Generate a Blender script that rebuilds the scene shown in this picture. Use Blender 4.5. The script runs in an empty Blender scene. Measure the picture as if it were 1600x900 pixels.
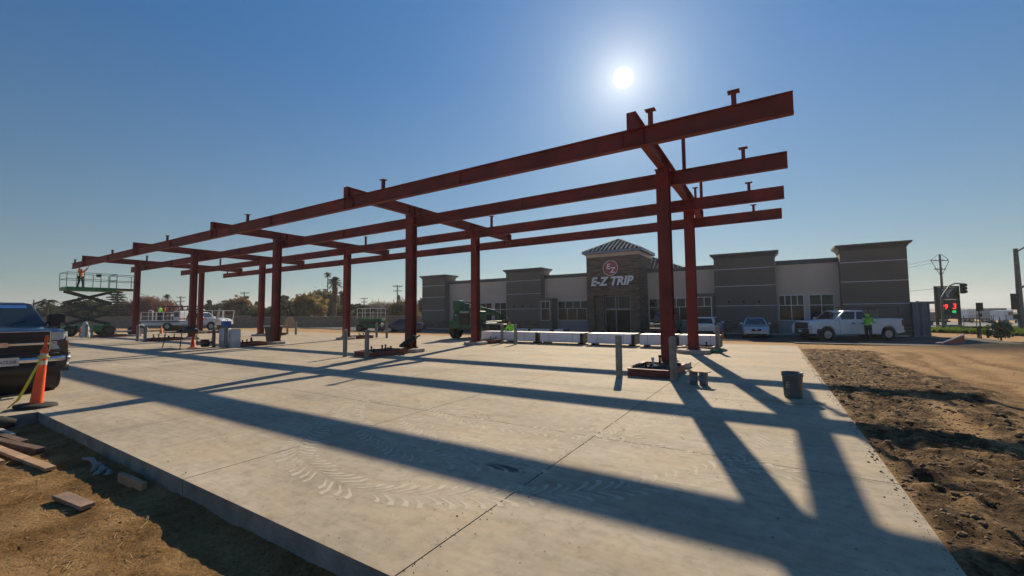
import bpy, bmesh, math, random
import numpy as np
from mathutils import Vector, Matrix
random.seed(7); rng = np.random.default_rng(11)
S = bpy.context.scene
R = math.radians
PI = math.pi
# ------------------------------------------------------------------ camera
EYE = 1.66
RX = Vector((0.849237, 0.527944, -0.008434)); UP = Vector((0.039347, -0.047348, 0.998103)); FW = Vector((-0.526543, 0.847958, 0.060983))
cd = bpy.data.cameras.new('camera'); cam = bpy.data.objects.new('camera', cd); S.collection.objects.link(cam)
cd.sensor_width = 36; cd.lens = 14.669; cd.clip_start = 0.05; cd.clip_end = 6000
mw = Matrix.Identity(4)
for i in range(3):
    mw[i][0] = RX[i]; mw[i][1] = UP[i]; mw[i][2] = -FW[i]
mw[2][3] = EYE
cam.matrix_world = mw
S.camera = cam
# ------------------------------------------------------------------ sky, sun, exposure
SUN_EL, SUN_AZ = 29.2, -16.2          # azimuth clockwise from +Y
W = bpy.data.worlds.new('World'); S.world = W; W.use_nodes = True
nt = W.node_tree; N = nt.nodes; L = nt.links; N.clear()
wout = N.new('ShaderNodeOutputWorld'); bg = N.new('ShaderNodeBackground'); sky = N.new('ShaderNodeTexSky')
sky.sky_type = 'NISHITA'; sky.sun_disc = False; sky.sun_elevation = R(SUN_EL); sky.sun_rotation = R(SUN_AZ)
sky.altitude = 100; sky.air_density = 1.0; sky.dust_density = 0.12; sky.ozone_density = 3.0
SKY = 0.055
sd = Vector((math.sin(R(SUN_AZ)) * math.cos(R(SUN_EL)), math.cos(R(SUN_AZ)) * math.cos(R(SUN_EL)), math.sin(R(SUN_EL))))
tc = N.new('ShaderNodeTexCoord'); dot = N.new('ShaderNodeVectorMath'); dot.operation = 'DOT_PRODUCT'
nrm = N.new('ShaderNodeVectorMath'); nrm.operation = 'NORMALIZE'
L.new(tc.outputs['Generated'], nrm.inputs[0]); L.new(nrm.outputs[0], dot.inputs[0]); dot.inputs[1].default_value = sd
acs = N.new('ShaderNodeMath'); acs.operation = 'ARCCOSINE'; L.new(dot.outputs['Value'], acs.inputs[0])
def mnode(op, a, b=None, c=None):
    m = N.new('ShaderNodeMath'); m.operation = op
    for i, v in enumerate((a, b, c)):
        if v is None: continue
        if isinstance(v, (int, float)): m.inputs[i].default_value = v
        else: L.new(v, m.inputs[i])
    return m.outputs[0]
th = acs.outputs[0]
# solar disc and aureole (scattered light around the sun)
disc = mnode('MULTIPLY', mnode('SMOOTH_MIN', mnode('MAXIMUM', mnode('MULTIPLY', mnode('SUBTRACT', R(1.15), th), 150.0), 0.0), 1.0, 0.1), 9.0)
aur = mnode('MULTIPLY', mnode('EXPONENT', mnode('MULTIPLY', mnode('MAXIMUM', mnode('SUBTRACT', th, R(1.0)), 0.0), -20.0)), 0.46)
aur2 = mnode('MULTIPLY', mnode('EXPONENT', mnode('MULTIPLY', th, -7.0)), 0.13)
glow = mnode('ADD', mnode('ADD', disc, aur), aur2)
col = N.new('ShaderNodeCombineXYZ'); L.new(glow, col.inputs[0]); L.new(mnode('MULTIPLY', glow, 0.90), col.inputs[1]); L.new(mnode('MULTIPLY', glow, 0.72), col.inputs[2])
skc = N.new('ShaderNodeVectorMath'); skc.operation = 'SCALE'; skc.inputs['Scale'].default_value = SKY
sgm = N.new('ShaderNodeHueSaturation'); L.new(sky.outputs[0], sgm.inputs['Color'])
elv = N.new('ShaderNodeSeparateXYZ'); L.new(nrm.outputs[0], elv.inputs[0])
mrg = N.new('ShaderNodeMapRange'); mrg.inputs['From Min'].default_value = 0.0; mrg.inputs['From Max'].default_value = 0.5; mrg.inputs['To Min'].default_value = 0.95; mrg.inputs['To Max'].default_value = 1.32; L.new(elv.outputs[2], mrg.inputs['Value']); L.new(mrg.outputs[0], sgm.inputs['Saturation'])
stn = N.new('ShaderNodeVectorMath'); stn.operation = 'MULTIPLY'; stn.inputs[1].default_value = (0.80, 1.04, 1.06); L.new(sgm.outputs[0], stn.inputs[0])
mr2 = N.new('ShaderNodeMapRange'); mr2.inputs['From Min'].default_value = 0.0; mr2.inputs['From Max'].default_value = 0.62; mr2.inputs['To Min'].default_value = 0.56; mr2.inputs['To Max'].default_value = 1.35; L.new(elv.outputs[2], mr2.inputs['Value'])
st2 = N.new('ShaderNodeVectorMath'); st2.operation = 'SCALE'; L.new(stn.outputs[0], st2.inputs[0]); L.new(mr2.outputs[0], st2.inputs['Scale']); L.new(st2.outputs[0], skc.inputs[0])
add = N.new('ShaderNodeVectorMath'); add.operation = 'ADD'; L.new(skc.outputs[0], add.inputs[0]); L.new(col.outputs[0], add.inputs[1])
bg.inputs['Strength'].default_value = 1.0
L.new(add.outputs[0], bg.inputs['Color']); L.new(bg.outputs[0], wout.inputs['Surface'])
sl = bpy.data.lights.new('sun', 'SUN'); so = bpy.data.objects.new('sun', sl); S.collection.objects.link(so)
sl.energy = 5.0; sl.angle = R(0.53); sl.color = (1.0, 0.85, 0.63)
so.rotation_euler = sd.to_track_quat('Z', 'Y').to_euler(); so.location = (0, 0, 60)
S.view_settings.view_transform = 'Standard'; S.view_settings.look = 'None'; S.view_settings.gamma = 1; S.view_settings.use_curve_mapping = False
S.view_settings.exposure = 0.32
S.cycles.max_bounces = 6; S.cycles.transparent_max_bounces = 12

# ------------------------------------------------------------------ materials
MATS = {}
def mat(name, c, rough=0.6, metal=0.0, var=0.18, scale=3.0, bump=0.0, bscale=40.0, spec=0.5, emit=None, estr=1.0, c2=None, coat=0.0, alpha=None, detail=5.0):
    if name in MATS: return MATS[name]
    m = bpy.data.materials.new(name); m.use_nodes = True; MATS[name] = m
    n = m.node_tree.nodes; l = m.node_tree.links; b = n['Principled BSDF']
    b.inputs['Roughness'].default_value = rough; b.inputs['Metallic'].default_value = metal
    b.inputs['Specular IOR Level'].default_value = spec
    if coat: b.inputs['Coat Weight'].default_value = coat; b.inputs['Coat Roughness'].default_value = 0.08
    t = n.new('ShaderNodeTexCoord'); z = n.new('ShaderNodeTexNoise'); z.inputs['Scale'].default_value = scale; z.inputs['Detail'].default_value = detail
    l.new(t.outputs['Object'], z.inputs['Vector'])
    r = n.new('ShaderNodeValToRGB'); l.new(z.outputs['Fac'], r.inputs['Fac'])
    lo = c2 if c2 else tuple(x * (1 - var) for x in c); hi = c if c2 else tuple(min(1, x * (1 + var)) for x in c)
    r.color_ramp.elements[0].position = 0.32; r.color_ramp.elements[1].position = 0.68
    r.color_ramp.elements[0].color = (*lo, 1); r.color_ramp.elements[1].color = (*hi, 1)
    l.new(r.outputs['Color'], b.inputs['Base Color'])
    if bump:
        z2 = n.new('ShaderNodeTexNoise'); z2.inputs['Scale'].default_value = bscale; z2.inputs['Detail'].default_value = 6
        l.new(t.outputs['Object'], z2.inputs['Vector']); bp = n.new('ShaderNodeBump'); bp.inputs['Strength'].default_value = bump; bp.inputs['Distance'].default_value = 0.02
        l.new(z2.outputs['Fac'], bp.inputs['Height']); l.new(bp.outputs[0], b.inputs['Normal'])
    if emit: b.inputs['Emission Color'].default_value = (*emit, 1); b.inputs['Emission Strength'].default_value = estr
    return m
primer = mat('red_primer_steel', (0.23, 0.026, 0.017), 0.7, 0.0, 0.22, 1.1, 0.12, 22, c2=(0.12, 0.016, 0.012))
formred = mat('red_form_steel', (0.17, 0.045, 0.035), 0.7, 0, 0.3, 4, 0.2, 30)
galv = mat('galvanised_pipe', (0.21, 0.21, 0.20), 0.6, 0.35, 0.25, 5, 0.1, 40)
conc = mat('pad_concrete', (0.40, 0.36, 0.31), 0.9, 0, 0.18, 4, 0.3, 60)
blackrub = mat('black_rubber', (0.022, 0.022, 0.023), 0.85, 0, 0.3, 8, 0.2, 60)
blackpl = mat('black_plastic', (0.02, 0.02, 0.022), 0.5, 0, 0.2, 5)
blackmet = mat('black_metal', (0.025, 0.025, 0.027), 0.45, 0.3, 0.2, 5)
green = mat('machine_green', (0.007, 0.10, 0.050), 0.42, 0, 0.25, 3, coat=0.2)
liftgreen = mat('lift_green', (0.012, 0.16, 0.055), 0.5, 0, 0.25, 3)
greysteel = mat('grey_steel', (0.055, 0.068, 0.065), 0.5, 0.4, 0.25, 4)
whitep = mat('white_paint', (0.72, 0.73, 0.75), 0.3, 0, 0.06, 2, coat=0.6)
silverp = mat('silver_paint', (0.50, 0.53, 0.58), 0.3, 0.35, 0.06, 2, coat=0.6)
bluep = mat('blue_paint', (0.012, 0.028, 0.10), 0.3, 0.2, 0.15, 2, coat=0.6)
darkp = mat('dark_slate_paint', (0.034, 0.038, 0.047), 0.28, 0.35, 0.18, 2.5, coat=0.7)
blackp = mat('black_paint', (0.018, 0.019, 0.022), 0.3, 0.1, 0.15, 2, coat=0.6)
glass = mat('car_glass', (0.02, 0.027, 0.032), 0.06, 0.0, 0.2, 1, spec=0.8)
chrome = mat('chrome', (0.62, 0.62, 0.64), 0.14, 1.0, 0.08, 6)
alu = mat('aluminium', (0.42, 0.43, 0.45), 0.35, 0.8, 0.12, 6)
lampgl = mat('lamp_glass', (0.42, 0.45, 0.47), 0.12, 0.2, 0.3, 30)
amber = mat('amber_lens', (0.75, 0.20, 0.03), 0.3, 0, 0.1, 10)
redlens = mat('red_lens', (0.35, 0.01, 0.01), 0.3, 0, 0.1, 10)
orange = mat('cone_orange', (0.85, 0.11, 0.025), 0.5, 0, 0.12, 6)
refl = mat('reflective_band', (0.55, 0.55, 0.52), 0.45, 0, 0.15, 20)
hiviz = mat('lime_fabric', (0.28, 0.80, 0.05), 0.8, 0, 0.15, 14, 0.3, 25)
hivor = mat('orange_fabric', (0.85, 0.16, 0.03), 0.8, 0, 0.15, 14, 0.3, 25)
denim = mat('dark_trousers', (0.022, 0.025, 0.033), 0.9, 0, 0.25, 14)
skin = mat('skin', (0.34, 0.18, 0.12), 0.6, 0, 0.08, 20)
wood = mat('raw_lumber', (0.42, 0.26, 0.15), 0.8, 0, 0.25, 5, 0.3, 50)
woodd = mat('dark_lumber', (0.12, 0.075, 0.05), 0.85, 0, 0.3, 5, 0.3, 50)
wrap = mat('white_wrap', (0.9, 0.9, 0.93), 0.4, 0, 0.08, 2.2, 0.25, 6)
bark = mat('bark', (0.10, 0.075, 0.055), 0.9, 0, 0.3, 6, 0.5, 20)
steelpole = mat('pole_steel', (0.16, 0.17, 0.17), 0.55, 0.4, 0.2, 3)
wire_m = mat('wire', (0.03, 0.03, 0.03), 0.6)

# ------------------------------------------------------------------ mesh builder
class MB:
    def __init__(s): s.v = []; s.f = []; s.sm = []; s.mi = []; s.cur = 0
    def add(s, vs, fs, smooth=False):
        o = len(s.v); s.v += [tuple(v) for v in vs]
        for f in fs: s.f.append(tuple(o + i for i in f)); s.sm.append(smooth); s.mi.append(s.cur)
        return s
    def box(s, c, d, rot=None, M=None):
        hx, hy, hz = d[0] / 2, d[1] / 2, d[2] / 2
        vs = [Vector((x, y, z)) for z in (-hz, hz) for y in (-hy, hy) for x in (-hx, hx)]
        if rot is not None:
            if isinstance(rot, (int, float)): m = Matrix.Rotation(rot, 3, 'Z')
            else: m = (Matrix.Rotation(rot[2], 3, 'Z') @ Matrix.Rotation(rot[1], 3, 'Y') @ Matrix.Rotation(rot[0], 3, 'X'))
            vs = [m @ v for v in vs]
        c = Vector(c)
        return s.add([c + v for v in vs], [(0, 2, 3, 1), (4, 5, 7, 6), (0, 1, 5, 4), (2, 6, 7, 3), (0, 4, 6, 2), (1, 3, 7, 5)])
    def bx(s, x0, x1, y0, y1, z0, z1): return s.box(((x0 + x1) / 2, (y0 + y1) / 2, (z0 + z1) / 2), (abs(x1 - x0), abs(y1 - y0), abs(z1 - z0)))
    def cyl(s, a, b, r0, r1=None, n=12, cap=True, smooth=True):
        r1 = r0 if r1 is None else r1; a = Vector(a); b = Vector(b); d = (b - a).normalized()
        u = d.orthogonal().normalized(); w = d.cross(u)
        vs = []
        for p, r in ((a, r0), (b, r1)):
            for i in range(n): t = 2 * PI * i / n; vs.append(p + (u * math.cos(t) + w * math.sin(t)) * r)
        fs = [(i, (i + 1) % n, n + (i + 1) % n, n + i) for i in range(n)]
        s.add(vs, fs, smooth)
        if cap: s.add(vs[:n], [tuple(range(n))[::-1]]); s.add(vs[n:], [tuple(range(n))])
        return s
    def bar(s, a, b, w, h=None):
        h = h or w; a = Vector(a); b = Vector(b); d = (b - a).normalized()
        up = Vector((0, 0, 1)) if abs(d.z) < 0.98 else Vector((0, 1, 0)); u = d.cross(up).normalized(); k = u.cross(d)
        vs = []
        for p in (a, b):
            for (i, j) in ((-1, -1), (1, -1), (1, 1), (-1, 1)): vs.append(p + u * i * w / 2 + k * j * h / 2)
        return s.add(vs, [(0, 1, 2, 3)[::-1], (4, 5, 6, 7), (0, 1, 5, 4), (1, 2, 6, 5), (2, 3, 7, 6), (3, 0, 4, 7)])
    def tube(s, pts, r, n=8):
        pts = [Vector(p) for p in pts]; rings = []
        for i, p in enumerate(pts):
            d = (pts[min(i + 1, len(pts) - 1)] - pts[max(i - 1, 0)]).normalized()
            up = Vector((0, 0, 1)) if abs(d.z) < 0.9 else Vector((1, 0, 0)); u = d.cross(up).normalized(); w = u.cross(d)
            rr = r[i] if isinstance(r, (list, tuple)) else r
            rings.append([p + (u * math.cos(2 * PI * k / n) + w * math.sin(2 * PI * k / n)) * rr for k in range(n)])
        return s.loft(rings, True, True)
    def loft(s, rings, closed=True, smooth=False, caps=True):
        n = len(rings[0]); vs = [p for r in rings for p in r]; fs = []
        for i in range(len(rings) - 1):
            for k in range(n if closed else n - 1):
                a = i * n + k; b = i * n + (k + 1) % n; fs.append((a, b, b + n, a + n))
        s.add(vs, fs, smooth)
        if caps and closed: s.add(rings[0], [tuple(range(n))[::-1]]); s.add(rings[-1], [tuple(range(n))])
        return s
    def lathe(s, prof, c=(0, 0, 0), axis='Z', n=20, smooth=True, caps=True):
        c = Vector(c); rings = []
        for r, h in prof:
            ring = []
            for k in range(n):
                t = 2 * PI * k / n; x, y = r * math.cos(t), r * math.sin(t)
                ring.append(c + (Vector((x, y, h)) if axis == 'Z' else Vector((x, h, y)) if axis == 'Y' else Vector((h, x, y))))
            rings.append(ring)
        return s.loft(rings, True, smooth, caps)
    def prism(s, poly, h0, h1, axis='Z'):
        f = {'Z': lambda p, h: (p[0], p[1], h), 'Y': lambda p, h: (p[0], h, p[1]), 'X': lambda p, h: (h, p[0], p[1])}[axis]
        n = len(poly); vs = [f(p, h0) for p in poly] + [f(p, h1) for p in poly]
        return s.add(vs, [tuple(range(n))[::-1], tuple(range(n, 2 * n))] + [(i, (i + 1) % n, n + (i + 1) % n, n + i) for i in range(n)])
    def ibeam(s, a, b, h, w, tf=0.018, tw=0.012, upv=(0, 0, 1)):
        a = Vector(a); b = Vector(b); d = (b - a).normalized(); k = Vector(upv); u = d.cross(k).normalized()
        pr = [(-w/2, -h/2), (w/2, -h/2), (w/2, -h/2+tf), (tw/2, -h/2+tf), (tw/2, h/2-tf), (w/2, h/2-tf), (w/2, h/2), (-w/2, h/2), (-w/2, h/2-tf), (-tw/2, h/2-tf), (-tw/2, -h/2+tf), (-w/2, -h/2+tf)]
        rings = [[p + u * x + k * z for x, z in pr] for p in (a, b)]
        return s.loft(rings, True, False, True)
    def build(s, name, m, parent=None, bevel=0.0, loc=None, seg=2, autosmooth=None):
        me = bpy.data.meshes.new(name); me.from_pydata(s.v, [], s.f)
        ms = m if isinstance(m, (list, tuple)) else [m]
        for x in ms: me.materials.append(x)
        me.polygons.foreach_set('use_smooth', s.sm); me.polygons.foreach_set('material_index', s.mi)
        me.update()
        bm = bmesh.new(); bm.from_mesh(me); bmesh.ops.recalc_face_normals(bm, faces=bm.faces); bm.to_mesh(me); bm.free()
        o = bpy.data.objects.new(name, me); S.collection.objects.link(o)
        if parent: o.parent = parent
        if loc: o.location = loc
        if bevel:
            b = o.modifiers.new('bevel', 'BEVEL'); b.width = bevel; b.segments = seg; b.limit_method = 'ANGLE'; b.angle_limit = R(38)
        return o
def tag(o, label=None, cat=None, group=None, kind=None):
    if label: o['label'] = label
    if cat: o['category'] = cat
    if group: o['group'] = group
    if kind: o['kind'] = kind
    return o
def thing(name, label, cat, loc=(0, 0, 0), rz=0.0, group=None):
    o = bpy.data.objects.new(name, None); S.collection.objects.link(o); o.location = loc; o.rotation_euler = (0, 0, rz); o.empty_display_size = 0.2
    return tag(o, label, cat, group)
def dup(root, loc=None, rz=None, label=None):
    r = root.copy(); S.collection.objects.link(r)
    if loc is not None: r.location = loc
    if rz is not None: r.rotation_euler = (0, 0, rz)
    if label: r['label'] = label
    def rec(src, dst):
        for ch in list(src.children):
            c = ch.copy(); S.collection.objects.link(c); c.parent = dst; rec(ch, c)
    rec(root, r)
    return r
def text(name, body, size, m, parent, M, ext=0.01, shear=0.0, off=0.0, align='CENTER', sx=1.0):
    cu = bpy.data.curves.new(name, 'FONT'); cu.body = body; cu.size = size; cu.extrude = ext; cu.shear = shear; cu.offset = off; cu.align_x = align; cu.resolution_u = 3
    t = bpy.data.objects.new(name, cu); S.collection.objects.link(t)
    bpy.context.view_layer.update()
    me = bpy.data.meshes.new_from_object(t.evaluated_get(bpy.context.evaluated_depsgraph_get()))
    bpy.data.objects.remove(t)
    me.transform(Matrix.Diagonal((sx, 1, 1, 1))); me.transform(M); me.materials.clear(); me.materials.append(m)
    o = bpy.data.objects.new(name, me); S.collection.objects.link(o); o.parent = parent
    return o
def at(px, depth, z=0.0):
    "ground position seen at photo column px at a given distance along the view axis"
    lat = (px - 800) / 652.0 * depth
    return Vector((RX.x * lat + FW.x * depth, RX.y * lat + FW.y * depth, z))
def zat(px, py, depth):
    return EYE + depth * (UP.z * (450 - py) / 652.0 + FW.z + RX.z * (px - 800) / 652.0)

# ------------------------------------------------------------------ terrain
def vnoise(x, y, seed=0):
    xi = np.floor(x).astype(np.int64); yi = np.floor(y).astype(np.int64); xf = x - xi; yf = y - yi
    def h(a, b):
        n = (a * 374761393 + b * 668265263 + seed * 982451653) & 0xffffffff
        n = ((n ^ (n >> 13)) * 1274126177) & 0xffffffff
        return ((n ^ (n >> 16)) & 0xffff) / 65535.0
    u = xf * xf * (3 - 2 * xf); v = yf * yf * (3 - 2 * yf)
    return (h(xi, yi) * (1 - u) + h(xi + 1, yi) * u) * (1 - v) + (h(xi, yi + 1) * (1 - u) + h(xi + 1, yi + 1) * u) * v
def fbm(x, y, o=4, seed=0):
    t = 0; a = 1; s_ = 0
    for i in range(o): t = t + a * vnoise(x * 2 ** i, y * 2 ** i, seed + i); s_ += a; a *= 0.5
    return t / s_
def sstep(a, b, x): t = np.clip((x - a) / (b - a), 0, 1); return t * t * (3 - 2 * t)
def base_z(X, Y):
    X = np.asarray(X, float); Y = np.asarray(Y, float)
    dep = -0.5265 * X + 0.848 * Y
    z = -0.3 * sstep(24.4, 34, Y) * sstep(-46, -36, X)
    z = np.minimum(z, -0.5 * sstep(54, 74, dep) * sstep(0, -30, X))
    z = z - 0.9 * sstep(44, 95, dep) * sstep(6, 14, X)
    return z
def gz(x, y): return float(base_z(x, y))
def lines(segs):
    out = []
    for a, b, st in segs: out += list(np.arange(a, b, st))
    return np.array(out + [segs[-1][1]])
gx = lines([(-2400, -600, 300), (-600, -120, 30), (-120, -60, 4), (-60, -12, 1.0), (-12, -1.2, 0.05), (-1.2, 0.8, 0.2), (0.8, 5.2, 0.045), (5.2, 10, 0.12), (10, 40, 0.8), (40, 120, 8), (120, 600, 60), (600, 2400, 300)])
gy = lines([(-600, -60, 60), (-60, -6, 4), (-6, -2.5, 0.4), (-2.5, 2.0, 0.05), (2.0, 12, 0.06), (12, 25, 0.13), (25, 60, 0.9), (60, 140, 5), (140, 600, 50), (600, 3000, 300)])
X, Y = np.meshgrid(gx, gy)
Z = base_z(X, Y) - 0.03
leftd = sstep(2.6, 1.6, Y) * sstep(1.2, 0.6, X)            # lower dirt in front of the slab
cl = fbm(X * 1.9, Y * 1.9, 5, 3); cl2 = fbm(X * 7, Y * 7, 3, 9)
nearm = np.clip((12 - np.hypot(X, Y) * 0.35) / 8, 0, 1)
Z -= leftd * 0.19
Z += leftd * nearm * ((cl - 0.5) * 0.07 + (cl2 - 0.5) * 0.04 + (fbm(X * 14, Y * 14, 2, 5) - .5) * .012)
edge = 3.45 + (fbm(X * 0.8, Y * 0.8, 3, 21) - 0.5) * 0.9 + 0.25 * np.sin(Y * 0.6)
churn = sstep(0.25, -0.25, X - edge) * sstep(0.9, 1.1, X) * sstep(23.4, 22.2, Y + (cl - .5) * 1.5) * sstep(-40, -30, Y)
streak = np.exp(-((X - (2.35 + 0.12 * (10 - Y) + 0.25 * np.sin(Y * 1.3))) / 0.22) ** 2) * sstep(5.2, 6.5, Y) * sstep(12.5, 10.5, Y)
right = sstep(0.9, 1.15, X)
rough_ = np.abs(fbm(X * 3.2, Y * 2.4, 5, 40) - 0.5) * 2
cl3 = fbm(X * 12, Y * 12, 2, 77)
Z += right * (-0.015) + churn * (1 - 0.8 * streak) * ((0.5 - rough_) * 0.06 + (cl2 - 0.5) * 0.06 + (cl3 - 0.5) * 0.04) * np.clip(2.2 - Y * 0.02, 0.3, 1.6)
Z += right * (1 - churn) * sstep(34, 24, Y) * ((fbm(X * 1.2, Y * 0.7, 3, 60) - 0.5) * 0.05 + 0.007 * np.sin(X * 16 + 2 * np.sin(Y * .4)) * sstep(.45, .6, fbm(X * .5, Y * .3, 2, 61)))
dd = X - edge; rut = 0
for o_, w_, st in ((.35, .10, .8), (.62, .08, .9), (1.15, .12, .6), (2.0, .10, .9), (2.3, .10, .8), (3.3, .13, .7), (4.1, .10, .6), (5.2, .2, .5)):
    oo = dd - o_ - .25 * np.sin(Y * .35 + o_) - .02 * (Y - 12) * o_
    rut = rut + st * np.exp(-(oo / (w_ * 1.7)) ** 2) * (0.7 + .3 * np.sin(Y * 14 + o_ * 5 + X * 8)) * sstep(.2, .42, fbm(X * .6, Y * .35, 2, int(o_ * 10)))
rut = np.clip(rut, 0, 1) * sstep(24.5, 22.5, Y) * right * (1 - churn); Z -= rut * .05
lump = np.exp(-(((X - 2.2) / 1.3) ** 2 + ((Y - 20.5) / 1.8) ** 2)); Z += lump * .10 * cl * right
# mound of loose soil beyond the slab's right side
Z += 0.28 * np.exp(-(((X - 9.5) / 3.0) ** 2 + ((Y - 27.0) / 2.2) ** 2)) * (0.7 + 0.5 * cl)
Z = np.where((X < 0.9) & (Y > 2.0) & (Y < 24.2) & (X > -60), np.minimum(Z, -0.06), Z)
Z = np.where((X < -11.1) & (X > -60) & (Y > -6) & (Y <= 2.0), np.minimum(Z, -0.1), Z)
ny, nx = X.shape
vs = np.stack([X.ravel(), Y.ravel(), Z.ravel()], 1)
ii = np.arange(ny * nx).reshape(ny, nx)
fs = np.stack([ii[:-1, :-1].ravel(), ii[:-1, 1:].ravel(), ii[1:, 1:].ravel(), ii[1:, :-1].ravel()], 1)
me = bpy.data.meshes.new('ground'); me.vertices.add(len(vs)); me.vertices.foreach_set('co', vs.ravel()); me.loops.add(fs.size); me.loops.foreach_set('vertex_index', fs.ravel())
me.polygons.add(len(fs)); me.polygons.foreach_set('loop_start', np.arange(0, fs.size, 4)); me.polygons.foreach_set('loop_total', np.full(len(fs), 4)); me.update(); me.validate()
me.polygons.foreach_set('use_smooth', np.ones(len(fs), bool))
dark_patch = np.exp(-(((X - 8.5) / 3.4) ** 2 + ((Y - 27) / 3.2) ** 2) * 1.2) * 1.3  # darker ground colour in a soft-edged patch around the mound
for nm, arr in (('churned', churn * (1 - 0.85 * streak)), ('rut', rut), ('loam', leftd), ('dark_patch', np.clip(dark_patch, 0, 1))):
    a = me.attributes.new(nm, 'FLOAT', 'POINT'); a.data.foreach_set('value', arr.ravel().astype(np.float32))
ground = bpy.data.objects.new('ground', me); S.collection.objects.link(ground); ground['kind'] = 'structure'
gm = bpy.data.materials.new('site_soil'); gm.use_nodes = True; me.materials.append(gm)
n = gm.node_tree.nodes; l = gm.node_tree.links; b = n['Principled BSDF']; b.inputs['Roughness'].default_value = 0.95; b.inputs['Specular IOR Level'].default_value = 0.15
geo = n.new('ShaderNodeNewGeometry')
def noise(sc, det=6, rough=0.6, vec=None, sy=None):
    z = n.new('ShaderNodeTexNoise'); z.inputs['Scale'].default_value = sc; z.inputs['Detail'].default_value = det; z.inputs['Roughness'].default_value = rough
    if sy:
        mp = n.new('ShaderNodeMapping'); mp.inputs['Scale'].default_value = sy; l.new(geo.outputs['Position'], mp.inputs['Vector']); l.new(mp.outputs[0], z.inputs['Vector'])
    else: l.new(vec or geo.outputs['Position'], z.inputs['Vector'])
    return z.outputs['Fac']
def ramp(fac, stops):
    r = n.new('ShaderNodeValToRGB'); l.new(fac, r.inputs['Fac']); e = r.color_ramp.elements
    while len(e) < len(stops): e.new(0.5)
    for i, (p, c) in enumerate(stops): e[i].position = p; e[i].color = (*c, 1)
    return r.outputs['Color']
def mix(f, a, b_, mode='MIX'):
    m = n.new('ShaderNodeMix'); m.data_type = 'RGBA'; m.blend_type = mode
    if isinstance(f, (int, float)): m.inputs[0].default_value = f
    else: l.new(f, m.inputs[0])
    for i, v in ((6, a), (7, b_)):
        if isinstance(v, tuple): m.inputs[i].default_value = (*v, 1)
        else: l.new(v, m.inputs[i])
    return m.outputs[2]
def mth3(a, b_):
    m = n.new('ShaderNodeMath'); m.operation = 'MULTIPLY_ADD'; l.new(b_, m.inputs[0]); m.inputs[1].default_value = .45; l.new(a, m.inputs[2]); return m.outputs[0]
def mth2(op, a, b_):
    m = n.new('ShaderNodeMath'); m.operation = op; l.new(a, m.inputs[0]); m.inputs[1].default_value = b_; return m.outputs[0]
def attr(nm):
    a = n.new('ShaderNodeAttribute'); a.attribute_name = nm; return a.outputs['Fac']
tan = ramp(noise(0.7, 8, .65, sy=(0.7, 1.6, 1)), [(0.3, (0.43, 0.245, 0.105)), (0.55, (0.53, 0.33, 0.155)), (0.75, (0.62, 0.41, 0.20))])
chc = ramp(noise(3.1, 10, .7), [(0.38, (0.035, 0.02, 0.009)), (0.50, (0.16, 0.094, 0.042)), (0.62, (0.42, 0.265, 0.125))])
lmc = ramp(noise(1.7, 10, .7), [(0.34, (0.14, 0.073, 0.024)), (0.5, (0.33, 0.19, 0.072)), (0.66, (0.50, 0.31, 0.135))])
spk = ramp(noise(38, 3, .6), [(0.33, (0.45, 0.45, 0.45)), (0.5, (1, 1, 1)), (0.75, (1.15, 1.12, 1.1))])
c = mix(attr('churned'), tan, chc); c = mix(attr('loam'), c, lmc); c = mix(mth2('MULTIPLY', attr('rut'), 1.0), c, (0.17, 0.095, 0.042)); c = mix(attr('dark_patch'), c, (0.045, 0.03, 0.02)); c = mix(0.8, c, spk, 'MULTIPLY')
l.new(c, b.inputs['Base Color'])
bp = n.new('ShaderNodeBump'); bp.inputs['Strength'].default_value = 1.0; bp.inputs['Distance'].default_value = 0.07; l.new(mth3(noise(9, 12, .78), noise(34, 6, .7)), bp.inputs['Height']); l.new(bp.outputs[0], b.inputs['Normal'])

# ------------------------------------------------------------------ concrete slab
JX = [0.97 - 3.07 * i for i in range(20)]; JY = [1.93, 5.42, 8.95, 12.1, 15.9, 20.0, 24.4]
sm = bpy.data.materials.new('slab_concrete'); sm.use_nodes = True; n = sm.node_tree.nodes; l = sm.node_tree.links; b = n['Principled BSDF']
b.inputs['Roughness'].default_value = 0.85; b.inputs['Specular IOR Level'].default_value = 0.25; geo = n.new('ShaderNodeNewGeometry')
sep = n.new('ShaderNodeSeparateXYZ'); l.new(geo.outputs['Position'], sep.inputs[0])
def mth(op, a, b_=None):
    m = n.new('ShaderNodeMath'); m.operation = op
    for i, v in enumerate((a, b_)):
        if v is None: continue
        if isinstance(v, (int, float)): m.inputs[i].default_value = v
        else: l.new(v, m.inputs[i])
    return m.outputs[0]
basec = ramp(noise(0.45, 9, .62, sy=(1, 1.8, 1)), [(0.3, (0.30, 0.255, 0.195)), (0.5, (0.415, 0.355, 0.27)), (0.70, (0.50, 0.43, 0.33))])
fine = ramp(noise(7.0, 8, .7), [(0.3, (0.70, 0.69, 0.67)), (0.5, (1, 1, 1)), (0.75, (1.16, 1.15, 1.13))])
swp = ramp(noise(1.0, 5, .6, sy=(2.0, 14, 1)), [(0.35, (0.90, 0.88, 0.86)), (0.6, (1.05, 1.04, 1.03))])
dustf = mth('MULTIPLY', mth('GREATER_THAN', 0.5, 0.0), ramp(noise(0.9, 7, .7, sy=(0.8, 1.5, 1)), [(0.46, (0, 0, 0)), (0.66, (1, 1, 1))]))
c = mix(0.9, basec, fine, 'MULTIPLY'); c = mix(0.8, c, swp, 'MULTIPLY')
yfar = mth('MULTIPLY', mth('SUBTRACT', sep.outputs[1], 7.0), 0.09); yf = n.new('ShaderNodeClamp'); l.new(yfar, yf.inputs[0])
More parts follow.
